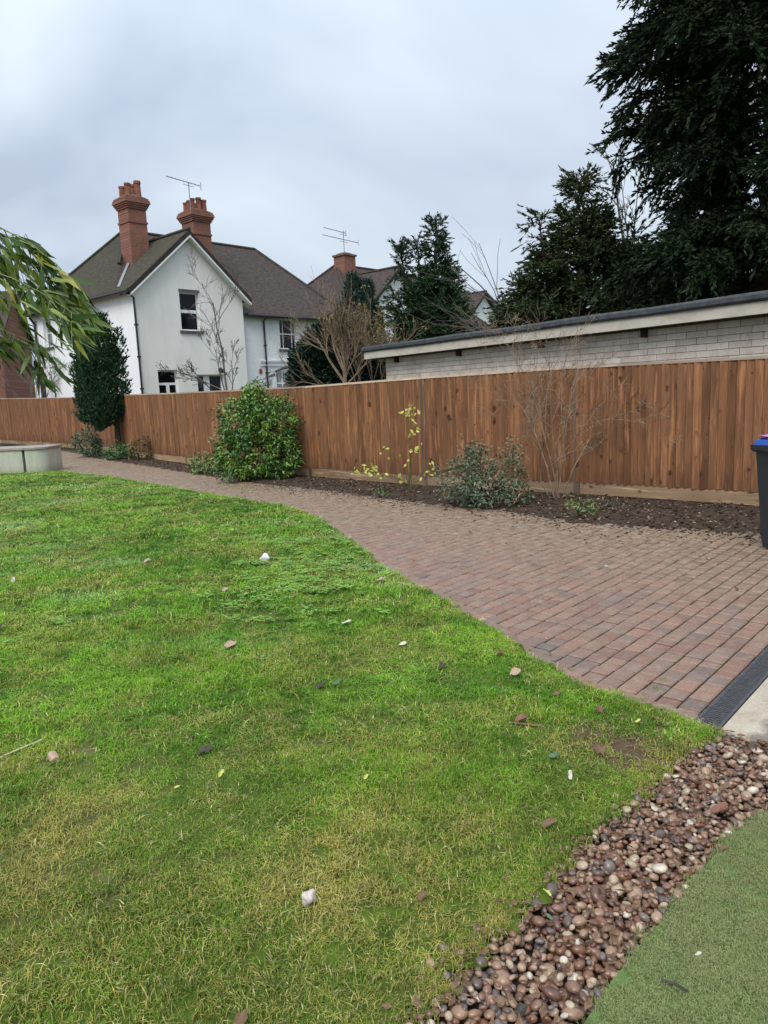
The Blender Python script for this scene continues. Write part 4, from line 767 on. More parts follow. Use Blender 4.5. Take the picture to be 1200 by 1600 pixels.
def column(name, label, base, z0, H, rx, m, n, ll, lw, seed, lobes, tr=0.09, lean=0.0, cat='tree', upw=1.0):
    """upright evergreen made of many vertical flame-shaped lobes"""
    t = thing(name, label, cat, (base[0], base[1], 0)); r_ = np.random.default_rng(seed); MB().tube([(0.05, 0, -0.05), (0.0, 0, z0*0.6), (lean*0.4, 0, z0+0.4), (lean, 0, (z0+H)/2), (lean, 0, H*0.9)], [tr*1.3, tr, tr*0.8, tr*0.6, 0.02], 8).build('trunk', 'bark', t)
    C, D, L = [], [], []
    for (x, y, za, zb, r0) in lobes:
        k = int(n*r0*(zb-za)); f = r_.random(k); a = r_.uniform(0, 6.283, k); prof = np.minimum(1, f*5)**0.5*np.minimum(1, (1-f)*2.6)**0.65; rr = r0*prof*np.sqrt(r_.uniform(0.3, 1.0, k))*(1+0.18*np.sin(a*3+f*9+x*7))
        out = np.stack([np.cos(a), np.sin(a), np.zeros(k)], 1); c = np.stack([x+lean*(za+(zb-za)*f)/H+out[:, 0]*rr, y+out[:, 1]*rr, za+(zb-za)*f], 1)
        C.append(c); D.append(out*0.55+np.array([0, 0, upw])+r_.normal(0, 0.25, (k, 3))); L.append(r_.uniform(0.5, 1.2, k))
    C, D, L = map(np.concatenate, (C, D, L)); quads('crown', spray_leaves(C, D, L*ll*1.6, 9, ll, lw, 0.45, 0.0), m, t); return t
column('columnar_yew', 'dark columnar evergreen on a bare leaning trunk in front of the fence corner', (-8.35, 23.55), 0.75, 4.35, 0.8, 'needle_column', 560, 0.11, 0.034, 31,
       [(-0.45, 0.0, 0.85, 4.35, 0.52), (-0.90, 0.05, 1.5, 4.2, 0.30), (-0.72, -0.2, 1.2, 3.5, 0.32), (-0.10, -0.1, 0.95, 4.3, 0.34), (0.14, -0.05, 1.25, 3.3, 0.24), (-0.40, -0.4, 0.8, 3.3, 0.30), (-0.2, -0.38, 1.0, 2.5, 0.28), (0.34, 0.0, 1.7, 2.7, 0.11), (-0.75, -0.25, 1.0, 2.3, 0.36), (0.26, 0.1, 2.5, 3.9, 0.15), (-0.55, -0.38, 2.4, 4.1, 0.26), (-0.15, -0.3, 2.6, 4.35, 0.24)], tr=0.10)
column('slim_cypress', 'slim blue-green cypress behind the bare twiggy tree', (-0.62, 30.3), 1.0, 6.25, 0.7, 'needle_blue', 380, 0.17, 0.05, 33,
       [(-0.25, 0, 1.0, 6.2, 0.55), (0.28, 0, 1.2, 5.95, 0.55), (0.55, 0.1, 1.0, 4.9, 0.45), (-0.55, 0.2, 1.0, 5.2, 0.45)])
def lumps(n, cs, r_):
    out = []
    for (x, y, z, a, b, c) in cs:
        k = max(4, int(n*(a*b*c)**0.667)); u = r_.normal(size=(k, 3)); u /= np.linalg.norm(u, axis=1, keepdims=True); q = r_.uniform(0.45, 1.0, k)**0.4*(1+0.14*np.sin(u[:, 0]*7+x*5)*np.cos(u[:, 2]*6+y*3)); out.append(np.concatenate([np.array([x, y, z])+u*q[:, None]*np.array([a, b, c]), u], 1))
    return np.concatenate(out)
def leafy(name, label, base, cs, n, k, ll, lw, mats, seed, stems=7, cat='shrub', group=None, sr=0.012, up=0.5, clump=0.09, low=0.03):
    t = thing(name, label, cat, (base[0], base[1], 0), 0, group); r_ = np.random.default_rng(seed); P = lumps(n, cs, r_); P = P[P[:, 2] > low]; st = MB()
    for i in range(stems):
        p = P[r_.integers(0, len(P)), :3]*0.9; st.tube([(r_.normal(0, 0.05), r_.normal(0, 0.05), -0.02), (p[0]*0.35, p[1]*0.35, p[2]*0.45), (p[0]*0.8, p[1]*0.8, p[2]*0.85), p], [sr*1.4, sr, sr*0.7, sr*0.3], 5)
    st.build('stems', 'bark', t); who = r_.random(len(P)); lo = 0
    for mname, fr, nm in mats:
        Q = P[(who >= lo) & (who < lo+fr)]; lo += fr; m_ = len(Q)*k; c = np.repeat(Q[:, :3], k, 0)+r_.normal(0, clump*0.55, (m_, 3)); d = np.repeat(Q[:, 3:], k, 0)*0.6+r_.normal(0, 0.65, (m_, 3)); d[:, 2] += up-0.45; nrm = np.repeat(Q[:, 3:], k, 0)*0.5+np.array([0, 0, 0.8])+r_.normal(0, 0.45, (m_, 3))
        ok = c[:, 2] > low*0.6; quads(nm, leaves(c[ok], d[ok], ll*r_.uniform(0.6, 1.3, ok.sum()), lw*r_.uniform(0.75, 1.25, ok.sum()), nrm[ok], 0.12), mname, t)
    return t
leafy('garden_bush', 'full leafy green bush standing against the fence at the path edge', (-2.5, 14.95),
      [(0.05, 0.05, 0.58, 0.66, 0.52, 0.56), (-0.28, 0.0, 1.15, 0.50, 0.45, 0.50), (0.42, 0.0, 1.12, 0.42, 0.40, 0.42), (-0.02, 0.05, 1.58, 0.20, 0.2, 0.32), (0.05, 0.0, 1.35, 0.4, 0.4, 0.4), (-0.45, -0.1, 0.6, 0.4, 0.4, 0.42), (0.5, -0.1, 0.5, 0.34, 0.36, 0.42), (0.10, 0, 1.80, 0.10, 0.10, 0.18), (-0.5, -0.25, 0.25, 0.25, 0.22, 0.2), (0.62, 0.05, 1.52, 0.12, 0.12, 0.14)],
      760, 16, 0.085, 0.036, (('bush_leaf', 0.5, 'foliage'), ('bush_leaf_dark', 0.5, 'foliage')), 41, 9, 'bush')
leafy('evergreen_shrub', 'low grey-green shrub with small leathery leaves beside the bare pale-stemmed shrub', (1.38, 10.35),
      [(-0.28, 0, 0.38, 0.34, 0.30, 0.28), (0.0, 0.05, 0.58, 0.24, 0.22, 0.24), (0.36, 0.05, 0.46, 0.24, 0.22, 0.28), (0.05, -0.1, 0.22, 0.5, 0.34, 0.20), (0.46, 0, 0.74, 0.10, 0.10, 0.14), (0.60, -0.05, 0.2, 0.16, 0.16, 0.14), (-0.10, 0, 0.80, 0.14, 0.13, 0.10)],
      1000, 14, 0.055, 0.023, (('shrub_leaf', 0.8, 'foliage'), ('twig_tan', 0.2, 'dead_leaves')), 43, 14)
def ground_plant(label, x, y, rx, rz, m, seed, n=420, k=9, ll=0.07, lw=0.03): return leafy('border_plant', label, (x, y), [(0, 0, rz*0.55, rx, rx*0.8, rz*0.6), (rx*0.5, -0.05, rz*0.4, rx*0.5, rx*0.5, rz*0.45)], n, k, ll, lw, ((m, 1.0, 'foliage'),), seed, 5, 'plant', 'small plants along the foot of the fence', 0.005)
ground_plant('grey-green straggly plant left of the columnar evergreen trunk', -9.55, 24.1, 0.42, 0.85, 'shrub_leaf', 51, 700, 10, 0.10, 0.04)
ground_plant('low bright green clump in front of the columnar evergreen trunk', -7.95, 22.3, 0.40, 0.42, 'bush_leaf_dark', 52, 700, 10, 0.10, 0.035)
ground_plant('reddish brown dying plant right of the columnar evergreen', -7.05, 21.6, 0.40, 0.60, 'hedge_leaf', 53, 420, 9, 0.09, 0.035)
ground_plant('pale green weedy clump left of the full leafy bush', -4.05, 16.9, 0.45, 0.34, 'weed_leaf', 54, 700, 10, 0.085, 0.035)
ground_plant('bright green weed growing at the foot of the bare pale-stemmed shrub', 2.42, 9.05, 0.20, 0.24, 'weed_leaf', 55, 420, 8, 0.06, 0.022)
ground_plant('tiny dark green tuft on the soil below the yellow leaved sapling', -0.05, 11.55, 0.16, 0.10, 'bush_leaf_dark', 56, 420)
ground_plant('ragged olive leaves beside the bright weed under the bare pale-stemmed shrub', 2.75, 9.35, 0.25, 0.16, 'shrub_leaf', 57, 260, 7, 0.05, 0.02)
# bare shrubs and trees
def branchy(mb, p, d, L, r, depth, r_, kids, spread, upw, wig, fr=(0.45, 0.98), shrink=(0.45, 0.75), minr=0.0025, tips=None):
    p = Vector(p); d = Vector(d).normalized(); seg = 4 if depth > 0 else 3; pts = [p.copy()]; dirs = []
    for i in range(seg):
        d = (d+Vector((r_.gauss(0, wig), r_.gauss(0, wig), r_.gauss(0, wig)+upw))).normalized(); p = p+d*(L/seg); pts.append(p.copy()); dirs.append(d.copy())
    e = max(minr, r*0.45); mb.tube(pts, [r+(e-r)*i/seg for i in range(seg+1)], 5 if r > 0.012 else 3, False)
    if tips is not None and depth <= 0: tips.append((pts[-1], d))
    if depth <= 0: return
    for _ in range(kids[depth-1] if isinstance(kids, (list, tuple)) else kids):
        f = r_.uniform(*fr); i = min(seg-1, int(f*seg)); q = pts[i].lerp(pts[i+1], f*seg-i); a = r_.uniform(0, 6.283); pr = dirs[i].orthogonal().normalized(); pr.rotate(Matrix.Rotation(a, 3, dirs[i])); nd = (dirs[i]+pr*r_.uniform(0.5, 1.2)*spread)
        branchy(mb, q, nd, L*r_.uniform(*shrink), max(minr, (r+(e-r)*f)*r_.uniform(0.5, 0.75)), depth-1, r_, kids, spread, upw, wig, fr, shrink, minr, tips)
def bare(name, label, base, starts, depth, kids, spread, upw, wig, m, seed, cat='tree', group=None, minr=0.003, shrink=(0.45, 0.75), leaf=None, fr=(0.35, 0.98)):
    t = thing(name, label, cat, (base[0], base[1], 0), 0, group); r_ = random.Random(seed); tw = MB(); tips = []; tk = MB()
    for (p, d, L, r) in starts:
        branchy(tw, p, d, L, r, depth, r_, kids, spread, upw, wig, fr, shrink, minr, tips)
        if p[2] > 0.05: tk.tube([(p[0]*0.2, p[1]*0.2, -0.05), (p[0]*0.6, p[1]*0.6, p[2]*0.5), p], [r*1.3, r*1.1, r], 6)
    if tk.v: tk.build('trunk', m, t)
    tw.build('branches', m, t)
    if leaf:
        mname, ll, lw, pr = leaf; C = np.array([q[0] for q in tips]); s_ = RNG.random(len(C)) < pr; C = np.repeat(C[s_], 3, 0)+RNG.normal(0, ll*0.4, (s_.sum()*3, 3)); D = RNG.normal(0, 0.6, C.shape)+np.array([0, 0, -0.5]); quads('leaves', leaves(C, D, ll*RNG.uniform(0.6, 1.2, len(C)), lw), mname, t)
    return t
bare('bare_shrub', 'bare pale-stemmed shrub arching above the fence in front of the garage', (2.48, 10.55),
     [((0, 0, 0), (0.03, 0, 1), 1.9, 0.012), ((0.06, 0, 0), (0.10, 0.02, 1), 2.1, 0.012), ((-0.05, 0.02, 0), (-0.42, 0, 1), 1.25, 0.009), ((0.03, -0.03, 0), (-0.10, -0.05, 1), 1.8, 0.009), ((0.10, 0, 0), (0.30, 0, 1), 1.9, 0.010), ((0.08, 0.03, 0), (0.18, 0, 1), 2.3, 0.010), ((0.0, -0.02, 0), (-0.2, 0, 1), 1.6, 0.008), ((0.18, 0, 1.0), (0.9, -0.05, 0.35), 1.1, 0.007)],
     3, [5, 5, 6], 0.95, 0.0, 0.16, 'twig_pale', 12, 'shrub', minr=0.0021, shrink=(0.28, 0.58))
bare('bare_tree', 'leafless tree with tan upswept branches rising behind the fence before the rounded yew', (-0.95, 21.2),
     [((0, 0, 1.6), (-0.05, 0, 1), 1.35, 0.075), ((-0.02, 0, 2.0), (-0.75, 0, 0.9), 1.5, 0.042), ((0, 0, 2.1), (0.4, 0, 1), 1.35, 0.04), ((0, 0, 1.8), (-0.9, -0.1, 0.28), 1.25, 0.032), ((0, 0, 2.3), (-0.28, 0, 1), 1.4, 0.04), ((0.02, 0, 2.4), (0.15, 0, 1), 1.4, 0.035), ((0.0, 0, 1.9), (0.8, -0.1, 0.75), 1.2, 0.03), ((-0.02, 0, 2.3), (-0.55, 0.1, 1), 1.35, 0.035)],
     3, [3, 5, 5], 0.50, 0.07, 0.10, 'twig_tan', 3, minr=0.0040, shrink=(0.42, 0.72))
bare('bare_tree', 'leafless grey tree with crooked limbs against the nearest white house gable', (-4.95, 24.4),
     [((0, 0, 1.7), (-0.2, 0, 1), 3.1, 0.038), ((0.02, 0, 1.7), (-0.72, 0, 0.62), 1.7, 0.026), ((0.1, 0, 1.6), (0.4, 0, 1), 1.35, 0.022), ((-0.05, 0, 1.7), (-0.1, 0, 1), 1.6, 0.024), ((-0.2, 0, 1.6), (-0.5, 0, 1), 1.3, 0.02), ((0.1, 0, 1.7), (0.7, 0, 0.8), 1.2, 0.018)],
     3, [5, 5, 5], 0.75, 0.02, 0.15, 'twig_grey', 18, minr=0.0062, shrink=(0.30, 0.55))
bare('bare_shrub', 'leafless reddish shrub behind the fence against the side of the nearest white house', (-16.3, 35.0),
     [((0.25*math.cos(a), 0.25*math.sin(a), 1.5), (0.5*math.cos(a), 0.5*math.sin(a), 1), 1.9, 0.024) for a in (0.2, 1.1, 2.0, 2.9, 3.8, 4.7, 5.6)], 3, [3, 4, 4], 0.6, 0.03, 0.12, 'twig_red', 23, 'shrub', minr=0.007)
bare('bare_birch', 'slender leafless birch with hanging twigs between the two big evergreens', (9.2, 27.5),
     [((0, 0, 2.5), (0.02, 0, 1), 6.9, 0.07), ((0, 0, 5.5), (0.14, 0, 1), 3.8, 0.03), ((0, 0, 5.0), (-0.06, 0, 1), 4.0, 0.03)], 3, [10, 10, 9], 0.6, -0.01, 0.05, 'twig_grey', 29, minr=0.006, shrink=(0.11, 0.24))
bare('bare_tree', 'thin leafless sapling reaching out left of the ragged evergreen above the garage', (5.0, 24.5),
     [((0, 0, 2.8), (-0.45, 0, 1), 3.6, 0.035), ((0, 0, 2.6), (-0.8, 0, 0.75), 2.7, 0.03), ((0, 0, 2.4), (-0.9, 0, 0.45), 2.0, 0.025)], 2, [3, 4], 0.5, 0.0, 0.10, 'twig_grey', 37, minr=0.006)
t = thing('rounded_yew', 'broad rounded dark yew behind the leafless tan tree', 'tree', (-1.35, 24.2, 0)); MB().tube([(0, 0, 0), (0.02, 0, 1), (0, 0, 3)], [0.14, 0.12, 0.03], 7).build('trunk', 'bark', t)
P = lumps(1500, [(0, 0, 2.55, 1.40, 1.2, 1.30), (0.25, 0.1, 3.3, 0.95, 0.9, 0.85), (-0.55, -0.1, 2.1, 0.85, 0.85, 0.9), (0.75, 0, 2.2, 0.8, 0.8, 1.0)], np.random.default_rng(4))
quads('crown', spray_leaves(P[:, :3], P[:, 3:]*0.8+np.array([0, 0, 0.25]), 0.22, 14, 0.12, 0.04, 0.6, 0.05), 'needle_yew', t)
bare('hedge_shrub', 'half bare brown shrub with a few yellow leaves at the garage corner', (-0.15, 21.9),
     [((0.35*math.cos(a), 0.3*math.sin(a), 1.2), (0.3*math.cos(a), 0.3*math.sin(a), 1), 1.75, 0.022) for a in (0, 0.8, 1.6, 2.4, 3.2, 4.0, 4.8, 5.6)], 3, [4, 4, 4], 0.55, 0.03, 0.13, 'twig_tan', 45, 'shrub', minr=0.005, leaf=('hedge_leaf', 0.10, 0.06, 0.45))
leafy('golden_shrub', 'small yellow-green shrub below the spired conifer behind the garage roof end', (0.12, 25.6), [(0, 0, 3.1, 0.45, 0.45, 0.8), (0.55, 0, 2.8, 0.5, 0.4, 0.6), (0.1, 0, 3.9, 0.25, 0.25, 0.45), (0.9, 0, 2.6, 0.5, 0.4, 0.5)], 240, 10, 0.10, 0.05, (('gold_leaf', 0.55, 'foliage'), ('needle_mid', 0.45, 'foliage')), 47, 6)
# yellow leaved sapling by the fence
t = thing('yellow_sapling', 'thin sapling with a few lime yellow leaves against the fence', 'plant', (0.42, 12.05, 0)); r_ = random.Random(8); s_ = MB(); C, D = [], []
for (tip, bendx, lv) in (((0.05, 0.05, 1.28), 0.15, 12), ((0.10, 0.0, 1.08), 0.1, 10), ((-0.30, 0, 0.72), -0.1, 8), ((-0.62, -0.05, 0.40), -0.25, 15), ((-0.45, -0.1, 0.33), -0.2, 12), ((0.0, 0, 0.62), 0, 6), ((-0.12, -0.1, 0.22), 0, 5), ((0.32, -0.15, 0.30), 0.2, 7), ((0.22, 0, 0.75), 0.1, 5), ((-0.78, -0.1, 0.46), -0.3, 9), ((0.35, -0.1, 0.42), 0.2, 6), ((0.08, 0, 1.35), 0.1, 8)):
    s_.tube([(r_.gauss(0, 0.02), 0, -0.02), (bendx*0.5, 0, tip[2]*0.55), tip], [0.007, 0.005, 0.002], 4)
    for _ in range(lv): C.append(np.array(tip)+RNG.normal(0, 0.055, 3)); D.append(RNG.normal(0, 0.6, 3)+np.array([0, -0.2, -0.35]))
s_.build('stems', 'stem_green', t); C, D = np.array(C), np.array(D); quads('leaves', leaves(C, D, RNG.uniform(0.06, 0.105, len(C)), RNG.uniform(0.038, 0.06, len(C)), np.array([0, -0.8, 0.6])+RNG.normal(0, 0.4, C.shape)), 'lime_leaf', t)

# ------------------------------------------------------------------ bamboo arching in from the left
t = thing('bamboo', 'close bamboo with long narrow leaves arching in before the nearest house', 'bamboo', (-3.1, 3.35, 0)); base = np.array([-3.1, 3.35, 0])
lv = MB(); n_ = 7; vv = []
for i in range(n_):
    f = i/(n_-1); wd = 0.5*(math.sin(math.pi*min(1, f*0.96+0.03)**0.62))**0.9*0.135; z = -0.10*f*f
    vv += [(-wd, f, z+0.03*wd*5), (0, f, z), (wd, f, z+0.03*wd*5)]
lv.add(vv, [q for i in range(n_-1) for q in ((3*i, 3*i+1, 3*i+4, 3*i+3), (3*i+1, 3*i+2, 3*i+5, 3*i+4))]); LF = lv.mesh('leaf', 'bamboo_leaf', True)
def bez(a, b, c, d, t_): a, b, c, d = map(np.array, (a, b, c, d)); return a*(1-t_)**3+3*b*t_*(1-t_)**2+3*c*t_*t_*(1-t_)+d*t_**3
canes = [((-3.1, 3.35, 0), (-2.9, 3.3, 2.7), (-1.62, 3.2, 2.70), (-1.22, 3.15, 2.10)), ((-3.15, 3.45, 0), (-2.8, 3.45, 2.5), (-1.72, 3.4, 2.62), (-1.27, 3.4, 2.04)), ((-3.05, 3.25, 0), (-2.8, 3.15, 2.4), (-1.75, 3.0, 2.45), (-1.18, 2.98, 1.98)), ((-3.2, 3.3, 0), (-2.9, 3.3, 2.8), (-1.85, 3.25, 2.66), (-1.34, 3.2, 2.20)), ((-3.0, 3.4, 0), (-2.7, 3.5, 2.1), (-2.1, 3.45, 2.25), (-1.50, 3.45, 1.88))]
cn = [MB() for _ in canes]; nl = 0; r_ = random.Random(77); tw = MB(); more = MB()
for ci, c in enumerate(canes):
    cn[ci].tube([Vector(bez(*c, i/16)-base) for i in range(17)], [0.010-0.0085*i/16 for i in range(17)], 6); cn[ci].build('cane', 'bamboo_cane', t)
    for k in range(28):
        f = 0.72+0.28*((k+r_.random())/28)**0.9; p = bez(*c, f); q = p+np.array([r_.uniform(-0.05, 0.05), r_.gauss(0, 0.09), r_.uniform(-0.24, 0.02)]); tw.tube([Vector(p-base), Vector((p+q)/2+np.array([0, 0, 0.02])-base), Vector(q-base)], [0.002, 0.0015, 0.001], 3, False)
        for j in range(4):
            s = p+(q-p)*r_.uniform(0.1, 1.0); d = Vector((0.48+r_.gauss(0, 0.24), r_.gauss(0, 0.28), -0.55+r_.gauss(0, 0.27))).normalized(); L = r_.uniform(0.07, 0.135)
            rot = d.to_track_quat('Y', 'Z').to_matrix() @ Matrix.Rotation(r_.gauss(0.3, 0.8), 3, 'Y'); Mx = Matrix.Translation(Vector(s-base)) @ rot.to_4x4() @ Matrix.Diagonal((L*1.4, L, L*r_.uniform(0.3, 1.6), 1))
            if j < 2: o = link('leaf', LF, t); o.matrix_local = Mx
            else: more.add([tuple(Mx @ Vector(v_)) for v_ in lv.v], lv.f)
for k in range(20):                                  # lower spray hanging at the frame edge
    s = np.array([-1.86, 3.35, 1.74])+np.array([r_.uniform(-0.25, 0.07), r_.gauss(0, 0.06), r_.uniform(-0.16, 0.08)]); d = Vector((0.45+r_.gauss(0, 0.25), r_.gauss(0, 0.3), -0.75+r_.gauss(0, 0.2))).normalized(); o = link('leaf', LF, t); L = r_.uniform(0.08, 0.14)
    o.matrix_local = Matrix.Translation(Vector(s-base)) @ (d.to_track_quat('Y', 'Z').to_matrix() @ Matrix.Rotation(r_.gauss(0, 0.7), 3, 'Y')).to_4x4() @ Matrix.Diagonal((L, L, L, 1))
tw.tube([Vector((-2.35, 3.4, 1.98))-Vector(base), Vector((-1.95, 3.38, 1.85))-Vector(base), Vector((-1.82, 3.36, 1.62))-Vector(base)], [0.003, 0.002, 0.001], 4); tw.build('twigs', 'bamboo_cane', t)
o = more.build('foliage', 'bamboo_leaf', t, True); o['kind'] = 'stuff'

# ------------------------------------------------------------------ fallen leaves and odds and ends
def leaf_shape(kind, seed):
    r_ = random.Random(seed); mb = MB(); n = 12; rim = []
    for i in range(n):
        a = 6.2832*i/n; q = {'oval': 1.0, 'lobed': 0.62+0.38*abs(math.cos(a*2.5)), 'torn': 0.6+0.4*r_.random(), 'curl': 1.0}[kind]; x, y = math.cos(a)*q, math.sin(a)*q*(0.45 if kind in ('oval', 'curl') else 0.72)
        z = (0.5*y*y*(2.2 if kind == 'curl' else 1.3)+0.17*r_.uniform(-1, 1)+0.18*x*x*(1.3 if kind == 'curl' else 0.6)); rim.append((x, y, z+0.05))
    mid = [(x*0.5, y*0.5, z*0.35+0.01) for x, y, z in rim]; v = rim+mid+[(0, 0, 0)]+[(x*0.97, y*0.97, z-0.02) for x, y, z in rim]
    f = [(i, (i+1) % n, n+(i+1) % n, n+i) for i in range(n)]+[(n+i, n+(i+1) % n, 2*n) for i in range(n)]; mb.add(v, f)
    if kind != 'torn': mb.tube([(-0.9, 0, 0.08), (-1.25, 0.05, 0.12), (-1.5, 0.02, 0.08)], 0.025, 4)
    return mb
def fallen(x, y, kind, m, s, rz, label, name='fallen_leaf', cat='leaf', group='leaves fallen on the lawn', tilt=0.3, z=None):
    o = leaf_shape(kind, int(x*100+y*1000)).build(name, m); Q = np.array([[x, y]]); z = (h_lawn(Q)[0]+0.026) if z is None else z; o.location = (x, y, z); o.rotation_euler = (tilt*0.6, -tilt, rz); s *= 0.74; o.scale = (s, s*1.05, s*1.15); return tag(o, label, cat, group)
fallen(-0.29, 4.95, 'curl', 'leaf_pale', 0.050, 0.3, 'pale curled leaf with a brown centre in the middle of the lawn'); fallen(-1.03, 4.58, 'lobed', 'leaf_pink', 0.062, 0.5, 'large pinkish buff lobed leaf on the lawn, lower left of the pale curled leaf')
fallen(0.08, 4.46, 'oval', 'leaf_pale', 0.042, 0.1, 'small whitish oval leaf on the lawn, right of the pale curled leaf'); fallen(-0.05, 6.15, 'lobed', 'leaf_pink', 0.055, 0.0, 'buff leaf on the lawn just short of the paving edge, above the curled leaf')
fallen(-1.36, 6.02, 'lobed', 'leaf_pink', 0.048, 1.0, 'small buff lobed leaf on the lawn, nearer the camera than the white paper scrap'); fallen(-2.40, 7.25, 'lobed', 'leaf_pink', 0.062, 0.2, 'buff pink leaf on the lawn, left of the white paper scrap')
fallen(-1.95, 8.28, 'oval', 'leaf_pink', 0.048, 0.0, 'small pink leaf on the far lawn beyond the white paper scrap'); fallen(-3.50, 6.73, 'oval', 'leaf_pale', 0.045, 1.4, 'pale upright leaf at the far left of the lawn', tilt=0.9)
fallen(0.72, 2.82, 'oval', 'leaf_pale', 0.028, 1.35, 'slim white leaf standing in the grass near the pebbles', tilt=0.8); fallen(0.69, 2.97, 'oval', 'leaf_green', 0.034, 0.1, 'dark blue-green leaf lying on the grass above the slim white leaf')
fallen(0.70, 3.93, 'lobed', 'leaf_pink', 0.055, 0.6, 'reddish buff leaf on the lawn near the paving corner'); fallen(0.66, 4.24, 'torn', 'leaf_brown', 0.055, -0.4, 'dark curled brown leaf at the edge of the paving')
fallen(0.66, 5.0, 'lobed', 'leaf_pink', 0.045, 0.2, 'orange-pink leaf where the lawn meets the paving', z=0.02); fallen(1.02, 3.42, 'torn', 'leaf_brown', 0.050, 1.2, 'flat dark brown leaf on the lawn by the paving corner')
fallen(0.86, 3.62, 'torn', 'leaf_red', 0.036, 0.2, 'small red-brown leaf on the lawn beside the flat dark brown one'); fallen(0.90, 3.02, 'lobed', 'leaf_brown', 0.05, 1.4, 'brown stalked leaf on the muddy patch near the pebbles'); fallen(0.62, 3.33, 'torn', 'leaf_red', 0.05, 0.0, 'wide red-brown leaf scrap left of the muddy patch')
fallen(-0.38, 3.85, 'oval', 'leaf_dark', 0.055, 0.2, 'blackish rotting leaf in the middle of the lawn'); fallen(-0.30, 3.87, 'oval', 'leaf_green', 0.038, 0.7, 'small green leaf beside the blackish rotting leaf')
fallen(0.56, 2.49, 'oval', 'leaf_brown', 0.042, 0.3, 'light brown leaf on the lawn edge above the pebbles'); fallen(-0.12, 2.85, 'oval', 'leaf_lime', 0.020, 0.9, 'small yellow leaf on the lawn right of centre'); fallen(-0.90, 2.83, 'oval', 'leaf_lime', 0.018, 0.2, 'tiny yellow leaf scrap on the lawn, left of centre')
fallen(-0.74, 2.93, 'oval', 'leaf_lime', 0.026, 0.9, 'folded yellow leaf on the lawn beside the tiny yellow scrap', tilt=0.6); fallen(-0.86, 3.15, 'torn', 'leaf_dark', 0.060, 0.1, 'black sodden leaf lying in the grass left of centre'); fallen(0.07, 2.12, 'torn', 'leaf_brown', 0.03, 0.4, 'brown leaf scrap in the dry grass by the pale stone')
fallen(-0.42, 1.66, 'torn', 'leaf_brown', 0.035, 0.8, 'dark brown leaf scrap in the dry grass nearest the camera'); fallen(1.16, 3.28, 'oval', 'leaf_lime', 0.022, 0.2, 'lime green leaf lying on the grass near the drain end'); fallen(0.30, 4.05, 'torn', 'leaf_dark', 0.04, 0.5, 'dark leaf scrap on the lawn right of the blackish rotting leaf'); fallen(0.32, 4.75, 'lobed', 'leaf_brown', 0.035, 0.9, 'brown leaf in the grass just above the small whitish oval leaf')
fallen(-0.75, 5.75, 'torn', 'leaf_red', 0.04, 0.9, 'dark red leaf among the clover'); fallen(-2.85, 5.2, 'torn', 'leaf_dark', 0.05, 0.4, 'dark leaf sunk in the grass left of the buff lobed leaf')
gp = 'leaves fallen on the paving'
for (x, y, m, s, lab) in ((0.98, 8.35, 'leaf_pink', 0.05, 'buff leaf on the paving in front of the low grey-green shrub'), (3.55, 7.15, 'leaf_pink', 0.05, 'pink leaf on the dirty paving left of the bin'), (2.95, 6.6, 'leaf_pale', 0.035, 'pale leaf scrap on the paving near the bin foot'), (1.98, 6.45, 'leaf_pale', 0.022, 'tiny white scrap on the paving in front of the bare shrub'), (3.75, 7.45, 'leaf_red', 0.075, 'dark red leaf where the paving meets the soil by the bin'), (0.33, 5.95, 'leaf_brown', 0.035, 'brown leaf on the paving edge course'), (2.72, 5.55, 'leaf_dark', 0.03, 'black scrap on the paving beside the drain')): fallen(x, y, 'torn' if 'scrap' in lab else 'lobed', m, s, x*3, lab, group=gp, z=0.012)
gp = 'leaves fallen on the pebbles'
for (x, y, k_, m, s, rz, lab) in ((1.22, 2.56, 'oval', 'leaf_red', 0.048, 0.1, 'large flat red leaf on the pebbles by the turf edge'), (0.47, 2.13, 'oval', 'leaf_lime', 0.022, 2.3, 'yellow-green leaf on the pebbles at the lawn corner'), (0.45, 2.02, 'oval', 'leaf_green', 0.020, 2.2, 'narrow green leaf on the pebbles below the yellow-green one'), (1.30, 2.70, 'oval', 'leaf_brown', 0.04, 0.5, 'brown leaf on the pebbles behind the large red one'), (0.62, 1.93, 'torn', 'leaf_brown', 0.03, 1.0, 'wet brown leaf scrap among the pebbles at the turf edge'), (0.30, 1.68, 'torn', 'leaf_dark', 0.03, 0.4, 'black sodden scrap among the nearest pebbles'), (0.90, 2.38, 'oval', 'leaf_brown', 0.035, 2.5, 'long brown leaf lying across the middle pebbles')): fallen(x, y, k_, m, s, rz, lab, group=gp, z=0.026)
fallen(1.13, 2.33, 'oval', 'leaf_brown', 0.022, 0.1, 'small tan leaf on the turf', group='bits on the turf', z=0.018); fallen(0.84, 1.86, 'oval', 'leaf_pale', 0.014, 0.1, 'tiny pale leaf on the turf', group='bits on the turf', z=0.016)
MB().tube([(0.70, 1.77, 0.018), (0.73, 1.755, 0.02), (0.755, 1.73, 0.018)], 0.004, 5).build('twig', 'leaf_dark'); tag(COL.objects[-1], 'short black twig on the turf', 'twig', 'bits on the turf')
IV3, IF3 = ico(3)
def stone(x, y, s, m, label, name='stone', cat='stone', seed=1, z=0.04):
    v = IV3*(1+0.22*np.sin(IV3[:, [0]]*3.1+seed)*np.cos(IV3[:, [1]]*2.7)+0.10*np.sin(IV3[:, [2]]*5+seed))*np.array(s); o = MB().add(v, IF3).build(name, m, None, True); o.location = (x, y, z); o.rotation_euler = (0.3, 0.5, seed); return tag(o, label, cat)
stone(-0.29, 2.12, (0.026, 0.021, 0.026), 'stone_pale', 'pinkish white stone lying on the dry grass near the camera', z=0.05)
